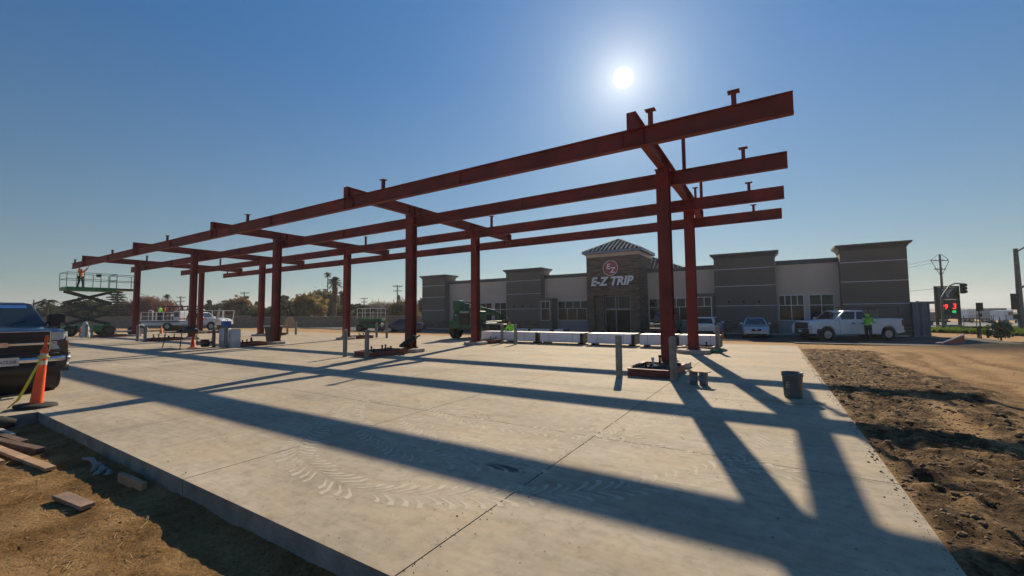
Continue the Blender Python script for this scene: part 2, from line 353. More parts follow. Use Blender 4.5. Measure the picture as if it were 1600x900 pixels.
nearf = mth('ADD', 0.32, mth('MULTIPLY', yf.outputs[0], 0.70))
c = mix(mth('MULTIPLY', dustf, nearf), c, (0.50, 0.355, 0.20))
c = mix(mth('MULTIPLY', ramp(noise(2.3, 9, .75), [(0.57, (0, 0, 0)), (0.68, (1, 1, 1))]), 0.42), c, (0.27, 0.16, 0.08))
specks = ramp(noise(26, 2, .5), [(0.24, (1, 1, 1)), (0.29, (0, 0, 0))]); c = mix(mth('MULTIPLY', specks, 0.75), c, (0.10, 0.06, 0.04))
# dark spill
dx = mth('SUBTRACT', sep.outputs[0], -2.50); dy = mth('SUBTRACT', sep.outputs[1], 3.86)
rr = mth('ADD', mth('MULTIPLY', mth('MULTIPLY', dx, dx), 9.0), mth('MULTIPLY', mth('MULTIPLY', dy, dy), 90.0)); rr = mth('ADD', rr, mth('MULTIPLY', noise(9, 4), 1.0))
spill = n.new('ShaderNodeClamp'); l.new(mth('MULTIPLY', mth('SUBTRACT', 1.15, rr), 2.5), spill.inputs[0]); c = mix(mth('MULTIPLY', spill.outputs[0], 0.8), c, (0.05, 0.035, 0.04))
l.new(c, b.inputs['Base Color'])
bp = n.new('ShaderNodeBump'); bp.inputs['Strength'].default_value = 0.25; bp.inputs['Distance'].default_value = 0.008; l.new(noise(5, 9, .7), bp.inputs['Height'])
l.new(bp.outputs[0], b.inputs['Normal'])
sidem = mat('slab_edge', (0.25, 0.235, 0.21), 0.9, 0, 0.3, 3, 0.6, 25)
groove = mat('joint_groove', (0.05, 0.042, 0.035), 0.95, 0, 0.3, 5)
sideb = MB()
g_ = 0.006
for i in range(len(JX) - 1):
    for j in range(len(JY) - 1):
        x1 = JX[i] - (g_ if i else 0); x0 = JX[i + 1] + g_; y0 = JY[j] + (g_ if j else 0); y1 = JY[j + 1] - g_
        sideb.cur = 0; sideb.add([(x0, y0, 0), (x1, y0, 0), (x1, y1, 0), (x0, y1, 0)], [(0, 1, 2, 3)])
        sideb.cur = 1
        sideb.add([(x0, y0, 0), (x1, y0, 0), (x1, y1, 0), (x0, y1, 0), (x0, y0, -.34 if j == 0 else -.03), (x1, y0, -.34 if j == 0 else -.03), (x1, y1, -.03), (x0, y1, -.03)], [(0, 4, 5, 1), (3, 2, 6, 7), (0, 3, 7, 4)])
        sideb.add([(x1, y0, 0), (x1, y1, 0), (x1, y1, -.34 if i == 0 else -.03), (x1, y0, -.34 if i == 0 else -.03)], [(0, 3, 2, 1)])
sideb.cur = 2; sideb.add([(JX[-1], 1.94, -.02), (.96, 1.94, -.02), (.96, 24.39, -.02), (JX[-1], 24.39, -.02)], [(0, 1, 2, 3)])
# return of the slab on the left, running towards the street
sideb.cur = 0
for j in range(3):
    y1 = 1.93 - j * 3.0 - g_; y0 = 1.93 - (j + 1) * 3.0 + g_
    for i in range(4, 18):
        x1 = JX[i] - g_ if i > 4 else -11.05; x0 = JX[i + 1] + g_
        sideb.cur = 0; sideb.add([(x0, y0, 0), (x1, y0, 0), (x1, y1, 0), (x0, y1, 0)], [(0, 1, 2, 3)])
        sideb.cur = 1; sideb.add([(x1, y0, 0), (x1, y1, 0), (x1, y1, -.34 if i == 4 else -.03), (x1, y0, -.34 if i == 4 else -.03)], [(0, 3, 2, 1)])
sideb.cur = 2; sideb.add([(JX[18], -7, -.02), (-11.06, -7, -.02), (-11.06, 1.925, -.02), (JX[18], 1.925, -.02)], [(0, 1, 2, 3)])
# dusty tyre prints pressed on the surface: chevrons of pale dried mud
def catmull(P, k=90):
    P = [Vector((*p, 0)) for p in P]; out = []
    for i in range(len(P) - 1):
        a, b2, c2, d2 = P[max(i - 1, 0)], P[i], P[i + 1], P[min(i + 2, len(P) - 1)]
        for t in np.arange(0, 1, 1 / k): out.append(0.5 * ((2 * b2) + (c2 - a) * t + (2 * a - 5 * b2 + 4 * c2 - d2) * t * t + (-a + 3 * b2 - 3 * c2 + d2) * t ** 3))
    return out + [P[-1]]
def tracks(P, width, pitch, keep=0.92, dens=1.0):
    pts = catmull(P); acc = 0; last = pts[0]; side = 0
    for i in range(1, len(pts)):
        acc += (pts[i] - last).length; last = pts[i]
        if acc < pitch / 2: continue
        acc = 0; side ^= 1
        d = (pts[i] - pts[i - 1]).normalized(); nn = Vector((-d.y, d.x, 0)); sg = 1 if side else -1
        if random.random() > keep: continue
        w0 = 0.012; hw = width / 2; fade = random.uniform(0.65, 1)
        p0 = pts[i] + nn * sg * 0.02; p1 = pts[i] + nn * sg * hw * 0.62 * fade + d * pitch * 1.15; p2 = pts[i] + nn * sg * hw * fade + d * pitch * 1.35
        th_ = pitch * 0.19 * random.uniform(.75, 1.2)
        for a, c_, t0, t1 in ((p0, p1, th_ * .7, th_), (p1, p2, th_, th_ * 1.25)):
            v4 = [a - d * t0, a + d * t0, c_ + d * t1, c_ - d * t1]
            sideb.add([(v.x, v.y, 0.0010 + 0.0003 * side + .0001 * (i % 3)) for v in v4], [(0, 1, 2, 3)])
sideb.cur = 3
tracks([(-6.9, 4.9), (-5.9, 3.9), (-5.1, 3.1), (-4.3, 2.8), (-3.5, 2.68), (-2.9, 2.85), (-2.2, 3.22), (-1.7, 3.62), (-1.2, 4.05), (-.65, 4.75), (-.2, 5.6), (0.0, 6.6)], 0.50, 0.125, .97)
tracks([(-7.0, 5.6), (-6.2, 4.7), (-5.2, 4.15), (-4.4, 3.85), (-3.6, 3.7), (-2.9, 3.8), (-2.3, 4.1)], 0.48, 0.125, .93)
tracks([(-5.2, 4.9), (-4.5, 4.6), (-3.8, 4.35), (-3.25, 4.32), (-2.6, 4.66), (-2.1, 5.3), (-1.75, 5.95), (-1.3, 7.0), (-1.1, 8.2)], 0.48, 0.125, .93)
tracks([(-4.6, 9.6), (-3.7, 8.4), (-3.0, 7.3), (-2.4, 6.3), (-1.7, 5.6), (-1.0, 5.3), (0.1, 5.2)], 0.46, 0.125, .9)
tracks([(-6.2, 6.6), (-5.2, 5.7), (-4.3, 5.3), (-3.2, 5.2), (-2.2, 5.6)], 0.48, 0.13, .8)
tm = bpy.data.materials.new('dried_mud_print'); tm.use_nodes = True; n = tm.node_tree.nodes; l = tm.node_tree.links; b = n['Principled BSDF']; b.inputs['Roughness'].default_value = 0.95
geo = n.new('ShaderNodeNewGeometry'); l.new(ramp(noise(6, 6), [(0.3, (0.53, 0.46, 0.36)), (0.7, (0.64, 0.56, 0.44))]), b.inputs['Base Color'])
l.new(ramp(noise(4.5, 8, .7), [(0.30, (0.35, 0.35, 0.35)), (0.50, (0.9, 0.9, 0.9))]), b.inputs['Alpha'])
slab = sideb.build('concrete_slab', [sm, sidem, groove, tm]); slab['kind'] = 'structure'

# asphalt lot, walkway, street, verge (each sheet follows the terrain)
def sheet(name, xs, ys, m, dz=0.0, zf=None):
    mb = MB(); vs = [(x, y, (zf(x, y) if zf else gz(x, y)) + dz) for y in ys for x in xs]; k = len(xs)
    mb.add(vs, [(j * k + i, j * k + i + 1, (j + 1) * k + i + 1, (j + 1) * k + i) for j in range(len(ys) - 1) for i in range(k - 1)], True)
    o = mb.build(name, m); o['kind'] = 'structure'; return o
asph = mat('asphalt', (0.036, 0.036, 0.036), 0.85, 0, 0.25, 1.2, 0.4, 60)
asph2 = mat('road_asphalt', (0.17, 0.17, 0.175), 0.85, 0, 0.2, .6, 0.2, 60)
lot = sheet('parking_lot', np.arange(-52, 1.01, 1.0), np.arange(30.8, 41.01, .5), asph, 0.02)
lot2 = sheet('drive_aisle', np.arange(1.0, 12.01, 1.0), np.arange(27.3, 41.31, .5), asph, 0.02)
wk = MB(); wk.bx(-42, 8.4, 41.0, 42.42, -0.34, -0.17); wk.build('walkway', conc, bevel=.01)['kind'] = 'structure'
# street on the right far side: runs roughly along world direction of the verge
def strip(name, p0, p1, w0, w1, m, dz, steps=24, lat=6):
    p0 = Vector(p0); p1 = Vector(p1); d = (p1 - p0).normalized(); nn = Vector((-d.y, d.x, 0)); mb = MB(); vs = []
    for i in range(steps + 1):
        for j in range(lat + 1):
            q = p0.lerp(p1, i / steps) + nn * (w0 + (w1 - w0) * j / lat); vs.append((q.x, q.y, gz(q.x, q.y) + dz))
    k = lat + 1; mb.add(vs, [(i * k + j, (i + 1) * k + j, (i + 1) * k + j + 1, i * k + j + 1) for i in range(steps) for j in range(lat)], True)
    o = mb.build(name, m); o['kind'] = 'structure'; return o
RD0 = at(1250, 55); RD1 = at(2200, 42); 
strip('street', RD0, RD1, -7, 60, asph2, 0.03, 24, 24)
strip('kerb', RD0, RD1, -7.5, -7.0, conc, 0.12, 24, 1)

# ------------------------------------------------------------------ steel canopy frame
COLX = [-2.75 - 10.99 * k for k in range(5)]; YF, YB_ = 13.52, 18.33; PY = [10.23, 14.05, 17.89, 21.70]
ab = None
can = thing('steel_canopy_frame', 'bare dark red steel canopy frame of columns, girders and long beams over the slab', 'canopy frame', (0, 0, 0))
for k, cx in enumerate(COLX):
    for cy in (YF, YB_):
        z0 = 0.16
        m = MB(); m.ibeam((cx, cy, z0 + .02), (cx, cy, 6.14), 0.36, 0.365, 0.024, 0.02, upv=(0, 1, 0))
        for zz in (z0 + .01,): m.box((cx, cy, zz), (0.5, 0.5, 0.03))
        m.box((cx, cy, 6.125), (0.42, 0.42, 0.03))
        for s in (-1, 1): m.box((cx + s * .09, cy, 5.72), (0.16, 0.31, 0.02))
        c_ = m.build('column', primer, can)
        for sx in (-1, 1):
            for sy in (-1, 1):
                if ab is None: ab = MB().cyl((0, 0, 0), (0, 0, .07), .016, n=6).build('anchor_bolt', galv, c_); ab.location = (cx + sx * .2, cy + sy * .2, z0 + .02)
                else: b3 = ab.copy(); S.collection.objects.link(b3); b3.parent = c_; b3.location = (cx + sx * .2, cy + sy * .2, z0 + .02)
    m = MB(); m.ibeam((cx, 10.06, 6.365), (cx, 21.92, 6.365), 0.43, 0.23, 0.02, 0.014)
    for yy in (10.06, 21.92): m.box((cx, yy, 6.365), (0.235, 0.02, 0.435))
    for yy in (10.23, 13.36, 13.68, 14.05, 17.89, 18.17, 18.49, 21.7): m.box((cx, yy, 6.365), (0.215, 0.014, 0.388))
    m.build('girder', primer, can)
POSTS = [[(-.53, 6.53), (-2.33, 6.60), (-11.83, 6.56), (-21.4, 6.56), (-30.8, 6.53), (-40.4, 6.5), (-49.5, 6.5)],
         [(-.54, 6.55), (-2.2, 7.45), (-46.5, 7.0)], [(-.55, 6.52), (-2.2, 7.15), (-12.34, 6.78), (-22.3, 6.73), (-42.0, 6.77)], [(-.52, 6.5), (-2.93, 7.7), (-49.3, 6.45)]]
for i, py in enumerate(PY):
    m = MB(); m.ibeam((-50.22, py, 5.97), (0.55, py, 5.97), 0.455, 0.19, 0.016, 0.011)
    for cx in COLX:
        for s in (-1, 1): m.box((cx + s * .25, py, 5.97), (0.012, 0.17, 0.42))
        m.box((cx + 1.45, py - .012, 5.97), (0.34, 0.014, 0.30))
        for q in (-.1, 0, .1):
            for s in (-1, 1): m.cyl((cx + 1.45 + s * .1, py - .035, 5.97 + q), (cx + 1.45 + s * .1, py - .01, 5.97 + q), .014, n=6)
        if cx < -5: m.box((cx + 5.5, py, 5.97), (0.012, 0.17, 0.42))
    bm_ = m.build('beam', primer, can)
    for (px_, zt) in POSTS[i]:
        p = MB(); p.ibeam((px_, py, 6.195), (px_, py, zt - .015), 0.10, 0.10, 0.008, 0.008, upv=(0, 1, 0)); p.box((px_, py, zt - .008), (0.24, 0.2, 0.016)); p.build('stub_post', primer, bm_)
# footings
def octo(r, n=8, ph=PI / 8): return [(r * math.cos(ph + 2 * PI * i / n), r * math.sin(ph + 2 * PI * i / n)) for i in range(n)]
f0 = None
ORD = ['nearest', 'second', 'third', 'fourth', 'fifth']
for k, cx in enumerate(COLX):
    for row, cy in (('front', YF), ('back', YB_)):
        lab = 'octagonal concrete footing under the %s column of the %s row' % (ORD[k], row)
        if f0 is None:
            m = MB(); m.prism(octo(0.66), 0.002, 0.15); f0 = m.build('column_footing', conc, bevel=.012, loc=(cx, cy, 0)); tag(f0, lab, 'footing', 'concrete footings of the canopy columns')
        else:
            c_ = f0.copy(); S.collection.objects.link(c_); c_.location = (cx, cy, 0); c_['label'] = lab
# bollards
def bollard():
    t = thing('bollard', '', 'bollard', group='unpainted steel bollards on the slab')
    m = MB(); m.cyl((0, 0, 0), (0, 0, 1.06), 0.085, n=20, cap=False); m.cyl((0, 0, .9), (0, 0, 1.04), .078, n=20); m.build('pipe', galv, t)
    m = MB(); m.lathe([(.078, 1.04), (.06, 1.07), (.02, 1.085)], n=20); m.build('concrete_cap', conc, t); return t
bol = None
def put_bollard(x, y, label, z=0.0):
    global bol
    if bol is None: bol = bollard(); bol.location = (x, y, z); bol['label'] = label
    else: dup(bol, (x, y, z), 0, label)
for k, cx in enumerate(COLX):
    for s, sd_ in ((-1, 'left'), (1, 'right')):
        x = cx + s * .65 + (0.03 if (k == 0 and s > 0) else 0) - (.08 if k == 1 else 0) - (.12 if k == 2 else 0)
        put_bollard(x, 10.68, 'grey steel bollard, %s one of the pair before the %s front column' % (sd_, ORD[k]))
put_bollard(-1.93, 19.1, 'grey steel bollard in green netting right of the nearest back column')
for x, y, lb in ((-12.75, 19.45, 'left'), (-11.72, 19.2, 'right')): put_bollard(x, y, 'grey steel bollard, %s one of the pair right of the second back column' % lb)
for x, y, lb in ((-24.6, 20.8, 'bollard, left of two'), (-23.3, 20.6, 'bollard, right of two')): put_bollard(x, y, 'grey steel %s, before the blue sedan' % lb)
for x, y, lb in ((-36.3, 20.9, 'left'), (-35.0, 20.9, 'right')): put_bollard(x, y, 'grey steel bollard, %s one under the tan board near the block wall' % lb)
# island forms
grav = mat('dark_fill', (0.07, 0.055, 0.045), 0.95, 0, 0.5, 9, 0.8, 30)
pvc = mat('white_pipe', (0.6, 0.6, 0.6), 0.5, 0, 0.05, 4)
def island(name, label, x0, x1, y0, y1, npipe, white=1):
    t = thing(name, label, 'island form', ((x0 + x1) / 2, (y0 + y1) / 2, 0), 0, 'red steel pump island forms'); w = (x1 - x0) / 2; h = (y1 - y0) / 2
    m = MB()
    for s in (-1, 1):
        m.bx(-w, w, s * h - .012, s * h + .012, 0.003, .19); m.bx(-w, w, s * h - .05, s * h + .04, .19, .205)
        m.bx(s * w - .012, s * w + .012, -h + .013, h - .013, 0.003, .19); m.bx(s * w - .045, s * w + .045, -h + .055, h - .055, .19, .205)
    m.build('frame', formred, t)
    m = MB(); K = 14
    vs = [(-w + .02 + (2 * w - .04) * i / K, -h + .02 + (2 * h - .04) * j / K, 0.11 + random.uniform(0, .07) + .05 * math.sin(i * .6) * math.sin(j * .5)) for j in range(K + 1) for i in range(K + 1)]
    m.add(vs, [(j * (K + 1) + i, j * (K + 1) + i + 1, (j + 1) * (K + 1) + i + 1, (j + 1) * (K + 1) + i) for j in range(K) for i in range(K)]); m.build('fill', grav, t)
    r = random.Random(hash(label) % 999)
    for i in range(npipe):
        px_ = r.uniform(-w * .6, w * .6); py_ = -h * .7 + 1.4 * h * (i + .5) / npipe; hh = r.uniform(.16, .34)
        m = MB(); m.cyl((px_, py_, .1), (px_, py_, .1 + hh), .03, n=10); m.lathe([(.03, .08 + hh), (.042, .09 + hh), (.042, .13 + hh), (.02, .15 + hh)], (px_, py_, 0), n=10)
        if i % 3 == 0: m.tube([(px_, py_, .12), (px_ + .1, py_, .2), (px_ + .16, py_, .3)], .028)
        m.build('pipe_stub', pvc if (i == 1 and white) else blackrub, t)
    return t
for k, cx in enumerate(COLX):
    island('island_form', 'red steel island form with pipe stubs before the %s front column' % ORD[k], cx - .52 - .05 * (k > 0), cx + .58, 11.0, 12.78, 5 if k else 3, k == 0)
    island('island_form', 'red steel island form with pipe stubs behind the %s back column' % ORD[k], cx - .55, cx + .62, 19.02, 20.1, 3, 0)

# ------------------------------------------------------------------ small things on the slab
t = thing('utility_bucket', 'grey plastic bucket with a pale letter standing on cardboard', 'bucket', (.285, 9.72, .015))
m = MB(); m.lathe([(.142, 0), (.15, .03), (.168, .40), (.178, .405), (.178, .425), (.172, .43), (.172, .455), (.182, .46), (.182, .475), (.165, .477), (.14, .03), (.02, .02)], n=28); m.build('body', mat('grey_plastic', (.10, .115, .125), .5, 0, .15, 8), t)
m = MB(); m.tube([(math.cos(a) * .185, math.sin(a) * .185 , .43 - .03 * math.sin(a)) for a in np.linspace(0, PI, 12)], .005, 6); m.build('handle', galv, t)
text('letter', 'E', .15, mat('pale_print', (.5, .48, .42), .7), t, Matrix.Translation((-.085, -.150, .20)) @ Matrix.Rotation(R(-28), 4, 'Z') @ Matrix.Rotation(R(88), 4, 'X') , .002)
m = MB(); m.prism([(-.5, -.33), (.02, -.55), (.5, -.28), (.35, .02), (.1, .42), (-.2, .3)], .004, .012); m.add([(.02, -.56, .012), (.5, -.3, .03), (.5, -.29, .034), (.02, -.55, .016)], [(0, 1, 2, 3)])
tag(m.build('cardboard_sheet', mat('cardboard', (.40, .32, .22), .9, 0, .15, 6, .2, 20), loc=(.26, 9.62, 0)), 'flattened tan cardboard sheet lying under the grey bucket', 'cardboard')
pm = mat('blue_grey_tin', (.14, .165, .20), .4, .3, .2, 6)
for i, x in enumerate((-1.585, -1.375)):
    t = thing('paint_pail', 'blue-grey metal pail, %s of the two holding up the plywood scrap' % ('left' if i == 0 else 'right'), 'pail', (x, 10.42, 0), 0, 'pails under the plywood scrap')
    m = MB(); m.lathe([(.085, 0.002), (.09, .01), (.09, .09), (.094, .095), (.09, .10), (.09, .18), (.094, .19), (.09, .2), (.09, .27), (.096, .275), (.096, .29), (.08, .292)], n=22); m.build('can', pm, t)
    m = MB(); m.tube([(math.cos(a) * .098, -abs(math.sin(a)) * .03 - .03, .26 - math.sin(a) * .13) for a in np.linspace(0, PI, 10)], .003, 5); m.build('bail', galv, t)
m = MB(); m.prism([(-.24, -.1), (.22, -.13), (.26, .08), (-.06, .12), (-.22, .09)], .295, .313); tag(m.build('plywood_scrap', wood, loc=(-1.48, 10.42, 0)), 'plywood scrap lying across two small pails', 'plywood')
netm = mat('green_net', (.03, .16, .09), .9, 0, .3, 10)
m = MB()
for i in range(9):
    a = i * .7; m.lathe([(.02, 0.0), (.11 + .03 * math.sin(i * 2), .04), (.08, .11), (.01, .15)], (.19 * math.cos(a), .17 * math.sin(a), .003), n=7)
tag(m.build('netting_bundle', netm, loc=(-2.0, 18.75, 0)), 'crumpled green netting at the foot of the nearest back bollard', 'netting')
# coil of black hose round the second front column
m = MB()
for q in range(7):
    r0 = random.uniform(.3, .42); ox, oy = random.uniform(-.3, .3), random.uniform(-.15, .2); tl = random.uniform(.5, 1.2)
    m.tube([(ox + r0 * math.cos(a), oy + r0 * .55 * math.sin(a) - .25, .36 + r0 * .62 * math.sin(a + tl) + .1) for a in np.linspace(0, 2 * PI * .93, 26)], .035, 7)
tag(m.build('hose_coil', blackrub, loc=(-13.74, 13.5, .03)), 'tangle of black corrugated hose round the foot of the second front column', 'hose')
# traffic cones
def cone(label, loc, h=.72, base=.36):
    t = thing('traffic_cone', label, 'traffic cone', loc, random.uniform(0, 1.5), 'orange traffic cones on site')
    m = MB(); m.prism([(-base / 2, -base / 2), (base / 2, -base / 2), (base / 2, base / 2), (-base / 2, base / 2)], 0.002, .03); m.build('base', orange, t, bevel=.01)
    m = MB(); m.lathe([(.135, .03), (.12, .06), (.028, h - .01), (.02, h)], n=18); m.build('body', orange, t); return t
cone('orange traffic cone beside the folding table', (-26.2, 10.0, 0))
cone('orange traffic cone in front of the white flatbed truck', (-50.5, 16.6, 0), .75)
cone('orange traffic cone left of the wrapped bollard by the scissor lift', (-50.0, 10.9, 0), .85)
cone('small orange traffic cone at the rear corner of the white hatchback', (-3.05, 33.6, gz(-3, 33.6) + .02), .72)
# tall delineator at the slab corner
t = thing('delineator_cone', 'tall slim orange delineator cone with caution tape at the slab corner', 'delineator', (-11.66, 2.0, 0.0)); t.rotation_euler = (-0.065, 0.03, 0)
m = MB(); m.lathe([(.26, 0.0), (.29, .02), (.28, .055), (.2, .07), (.11, .08)], n=24); m.build('base', blackrub, t)
m = MB(); m.lathe([(.092, .07), (.088, .10), (.054, .86), (.052, 1.02), (.062, 1.03), (.046, 1.06), (.022, 1.14), (.02, 1.2), (.03, 1.24), (.018, 1.33)], n=20); m.build('body', orange, t)
for z0, z1 in ((.78, .86), (.90, .99)):
    m = MB(); m.lathe([(.0605 - .035 * (z0 - .75), z0), (.0605 - .025 * (z1 - .75), z1)], n=20); m.build('reflective_band', refl, t)
tape = mat('caution_tape', (.75, .58, .04), .45, 0, .12, 20)
m = MB(); pts = [(0.07, -.03, .93), (.10, -.10, .7), (.085, -.17, .42), (.04, -.24, .16), (.0, -.34, .02)]
vs = [];
for i, p in enumerate(pts): tw = .3 + i * .5; vs += [(p[0] - .022 * math.cos(tw), p[1] - .022 * math.sin(tw), p[2]), (p[0] + .022 * math.cos(tw), p[1] + .022 * math.sin(tw), p[2])]
m.add(vs, [(2 * i, 2 * i + 1, 2 * i + 3, 2 * i + 2) for i in range(4)], True); m.tube([(.072 * math.cos(a), .072 * math.sin(a), .93 + .01 * math.sin(3 * a)) for a in np.linspace(0, 6.28, 14)], .012, 5)
m.build('caution_tape', tape, t)
# lumber and scraps in the dirt
def board(name, label, cx, cy, L_, w, th_, rz, m_, z=-.2, tilt=0.0):
    m = MB(); m.box((0, 0, th_ / 2), (L_, w, th_)); o = m.build(name, m_, bevel=.004); o.location = (cx, cy, z); o.rotation_euler = (tilt, 0.02, rz); return tag(o, label, 'board')
board('wood_plank', 'long pale plank lying in the dirt at the left edge', -8.75, 1.32, 2.3, .10, .04, R(7), wood, -.195)
board('wood_block', 'short reddish brown board lying in the dirt with a notch', -6.05, 1.335, .58, .115, .04, R(8), mat('brown_board', (.26, .17, .12), .85, 0, .25, 6, .3, 40), -.205, .03)
board('wood_block', 'wood offcut leaning in the shade of the slab edge', -6.1, 1.80, .58, .05, .10, R(4), wood, -.22)
board('dark_plank', 'dark weathered plank behind the pale plank', -9.35, 1.43, 1.3, .10, .06, R(12), woodd, -.2)
board('dark_plank', 'thin dark plank farthest out at the left edge', -10.1, 1.45, 1.2, .1, .05, R(8), woodd, -.2)
board('wood_scrap', 'pale end of a board just entering at the left edge', -8.75, 1.13, .6, .1, .04, R(6), wood, -.2)
board('wood_scrap', 'pale flat board in the shade beside the slab corner', -10.75, 1.44, 1.0, .16, .04, R(5), mat('pale_board', (.5, .45, .38), .8), -.2)
m = MB(); m.tube([(-.45, 0, .03), (-.2, .03, .05), (0, 0, .04), (.1, .04, .05)], [.02, .03, .03, .02], 6)
for i in range(8): m.lathe([(.01, 0), (.045 + .02 * math.sin(i * 3), .01), (.025, .04), (.005, .05)], (.05 + .06 * i, .05 * math.sin(i * 2.2), 0), n=6)
tag(m.build('crumpled_plastic', mat('dull_white_plastic', (.22, .23, .22), .6, 0, .2, 12), loc=(-7.2, 1.76, -.2)), 'crumpled whitish plastic strip in the shade of the slab edge', 'litter')
m = MB(); m.tube([(0, -.5, .1), (0, -.2, .12), (0, .15, .11), (.02, .32, .08)], [.1, .12, .12, .06], 12)
tag(m.build('rubber_roll', blackrub, loc=(-11.0, 1.35, -.2)), 'rolled black rubber mat lying against the slab corner', 'rubber roll')
# stones and clods
m_cl = mat('soil_clod', (.30, .185, .09), .95, 0, .5, 2.5, .6, 30, c2=(.06, .034, .017))
m = MB()
ico = bmesh.new(); bmesh.ops.create_icosphere(ico, subdivisions=1, radius=1); iv = [v.co.copy() for v in ico.verts]; iF = [tuple(v.index for v in f.verts) for f in ico.faces]; ico.free()
def hz_at(x, y):
    i = min(max(int(np.searchsorted(gx, x)) - 1, 0), len(gx) - 2); j = min(max(int(np.searchsorted(gy, y)) - 1, 0), len(gy) - 2)
    fx = (x - gx[i]) / (gx[i + 1] - gx[i]); fy = (y - gy[j]) / (gy[j + 1] - gy[j])
    return float((Z[j, i] * (1 - fx) + Z[j, i + 1] * fx) * (1 - fy) + (Z[j + 1, i] * (1 - fx) + Z[j + 1, i + 1] * fx) * fy)
def clod(x, y, r, z):
    vs = [(x + v.x * r * random.uniform(.7, 1.2), y + v.y * r * random.uniform(.7, 1.2), z + v.z * r * random.uniform(.4, .7)) for v in iv]; m.add(vs, iF, False)
for i in range(11000):
    if i % 8: x = 1.0 + abs(random.gauss(0, 1)) * 1.5; y = random.uniform(1, 1 + 21 * random.random() ** .7)
    else: x = random.uniform(-9, -1.6); y = random.uniform(-.6, 1.9)
    if x > 3.6: continue
    if i % 9 == 1: x = random.uniform(3.4, 6.5); y = random.uniform(8, 22)
    r = .006 / max(random.random(), .012) ** .52
    r = min(r, .034) * (min(1.5, .6 + y * .08) if x > 0 else .45)
    if x > 3.3 or (i % 9 == 1 and x > 0): r *= .4
    clod(x, y, r, hz_at(x, y) + r * .05)
tag(m.build('soil_clods', m_cl), 'loose clods of soil strewn over the dirt beside the slab', 'clods', kind='stuff')

m = MB()
for q in range(34):
    cx0, cy0 = random.uniform(-9.5, .8), random.uniform(2.1, 9.5); sp_ = random.uniform(.1, .5)
    for i in range(random.randint(5, 26)):
        x = random.gauss(cx0, sp_); y = random.gauss(cy0, sp_)
        if x > .9 or y < 2: continue
        r = random.choice([.003, .0035, .004, .005, .006, .009]); clod(x, y, r, r * .3)
for i in range(500): clod(random.uniform(-12, .9), random.uniform(2, 12), random.choice([.003, .004, .005, .006]), .002)
for i in range(900): r = .0028 / max(random.random(), .03) ** .5; clod(.96 - abs(random.gauss(0, .05)), random.uniform(1.95, 20), r, r * .3)
for i in range(260):
    t_ = random.random(); r = random.choice([.003, .004, .006]); clod(-2.1 + random.gauss(0, .04), 1.95 + 3.4 * t_, r, r * .3) if i % 2 else clod(random.uniform(-8, .9), 5.42 + random.gauss(0, .03), r, r * .3)
tag(m.build('mud_crumbs', mat('dry_mud', (.26, .17, .10), .95, 0, .4, 3)), 'tiny crumbs of dried mud scattered over the concrete slab', 'crumbs', kind='stuff')
straw = MB()
for i in range(420):
    x = random.uniform(-9, -1.5); y = random.uniform(-.6, 1.7); a = random.uniform(0, 3.1); ln = random.uniform(.03, .11); z = -.205 + (fbm(np.array(x * 1.9), np.array(y * 1.9), 5, 3) - .5) * .07; straw.bar((x, y, z), (x + ln * math.cos(a), y + ln * math.sin(a), z + random.uniform(0, .012)), .004, .003)
tag(straw.build('straw_bits', mat('dry_straw', (.40, .28, .14), .9, 0, .2, 6)), 'bits of dry straw and twigs on the dirt in the left foreground', 'straw', kind='stuff')

# ------------------------------------------------------------------ white wrapped bundles
def bundle(label, x0, x1, y0, y1, z0, z1, grp, zg=0.0):
    t = thing('panel_bundle', label, 'wrapped bundle', ((x0 + x1) / 2, y0, zg), 0, grp); w = (x1 - x0) / 2; dy = y1 - y0
    m = MB(); m.bx(-w, w, 0, dy, z0, z1); o = m.build('wrap', wrap, t, bevel=.03, seg=3)
    m = MB(); m.bx(-w + .02, w - .02, -.006, dy, z1 - .002, z1 + .012); m.build('top_sheet', mat('white_board', (.8, .8, .8), .5), t, bevel=.004)
    m = MB(); m.bx(w - .16, w + .012, -.012, dy + .012, z0 - .02, z1 + .02); m.build('dark_gap', blackpl, t, bevel=.02)  # black box stands in for the dark, shaded gap beside each bundle
    for x in np.linspace(-w + .25, w - .25, max(2, int(w * 1.6))):
        m = MB(); m.bx(x - .05, x + .05, .02, dy - .02, 0.003, z0); m.build('dunnage_block', woodd, t)
    for x in (-w * .55, w * .55):
        m = MB(); m.bx(x - .012, x + .012, -.004, dy + .004, z0 - .003, z1 + .015); m.build('strap', mat('strap', (.5, .5, .54), .5), t)
    return t
g1 = 'white wrapped panel bundles along the slab'
for (x0, x1, lb) in ((-14.9, -11.05, 'leftmost white wrapped panel bundle, behind the second back column'), (-10.92, -8.40, 'short white wrapped panel bundle, second from the left in the front row'), (-8.15, -5.72, 'white wrapped panel bundle in the middle of the front row'),
                   (-5.48, -3.75, 'white wrapped panel bundle left of the nearest columns'), (-3.68, -1.98, 'rightmost white wrapped panel bundle, behind the nearest back column')):
    bundle(lb, x0, x1, 20.45, 21.4, .10, .60, g1)
g2 = 'white bundles in the far row by the shop'
for (x0, x1, lb) in ((-20.6, -18.8, 'far white bundle at the left end of the row by the shop'), (-18.7, -16.6, 'far white bundle in the middle of the row by the shop'), (-16.3, -15.3, 'short far white bundle next to the shop entrance')):
    bundle(lb, x0, x1, 33.2, 34.2, .08, .50, g2, gz(-18, 33.6) + .02)
board('timber_stack', 'low stack of dark timbers on the lot before the far white bundles', -17.5, 35.4, 9.5, .5, .35, 0, woodd, gz(-17, 35) + .025)
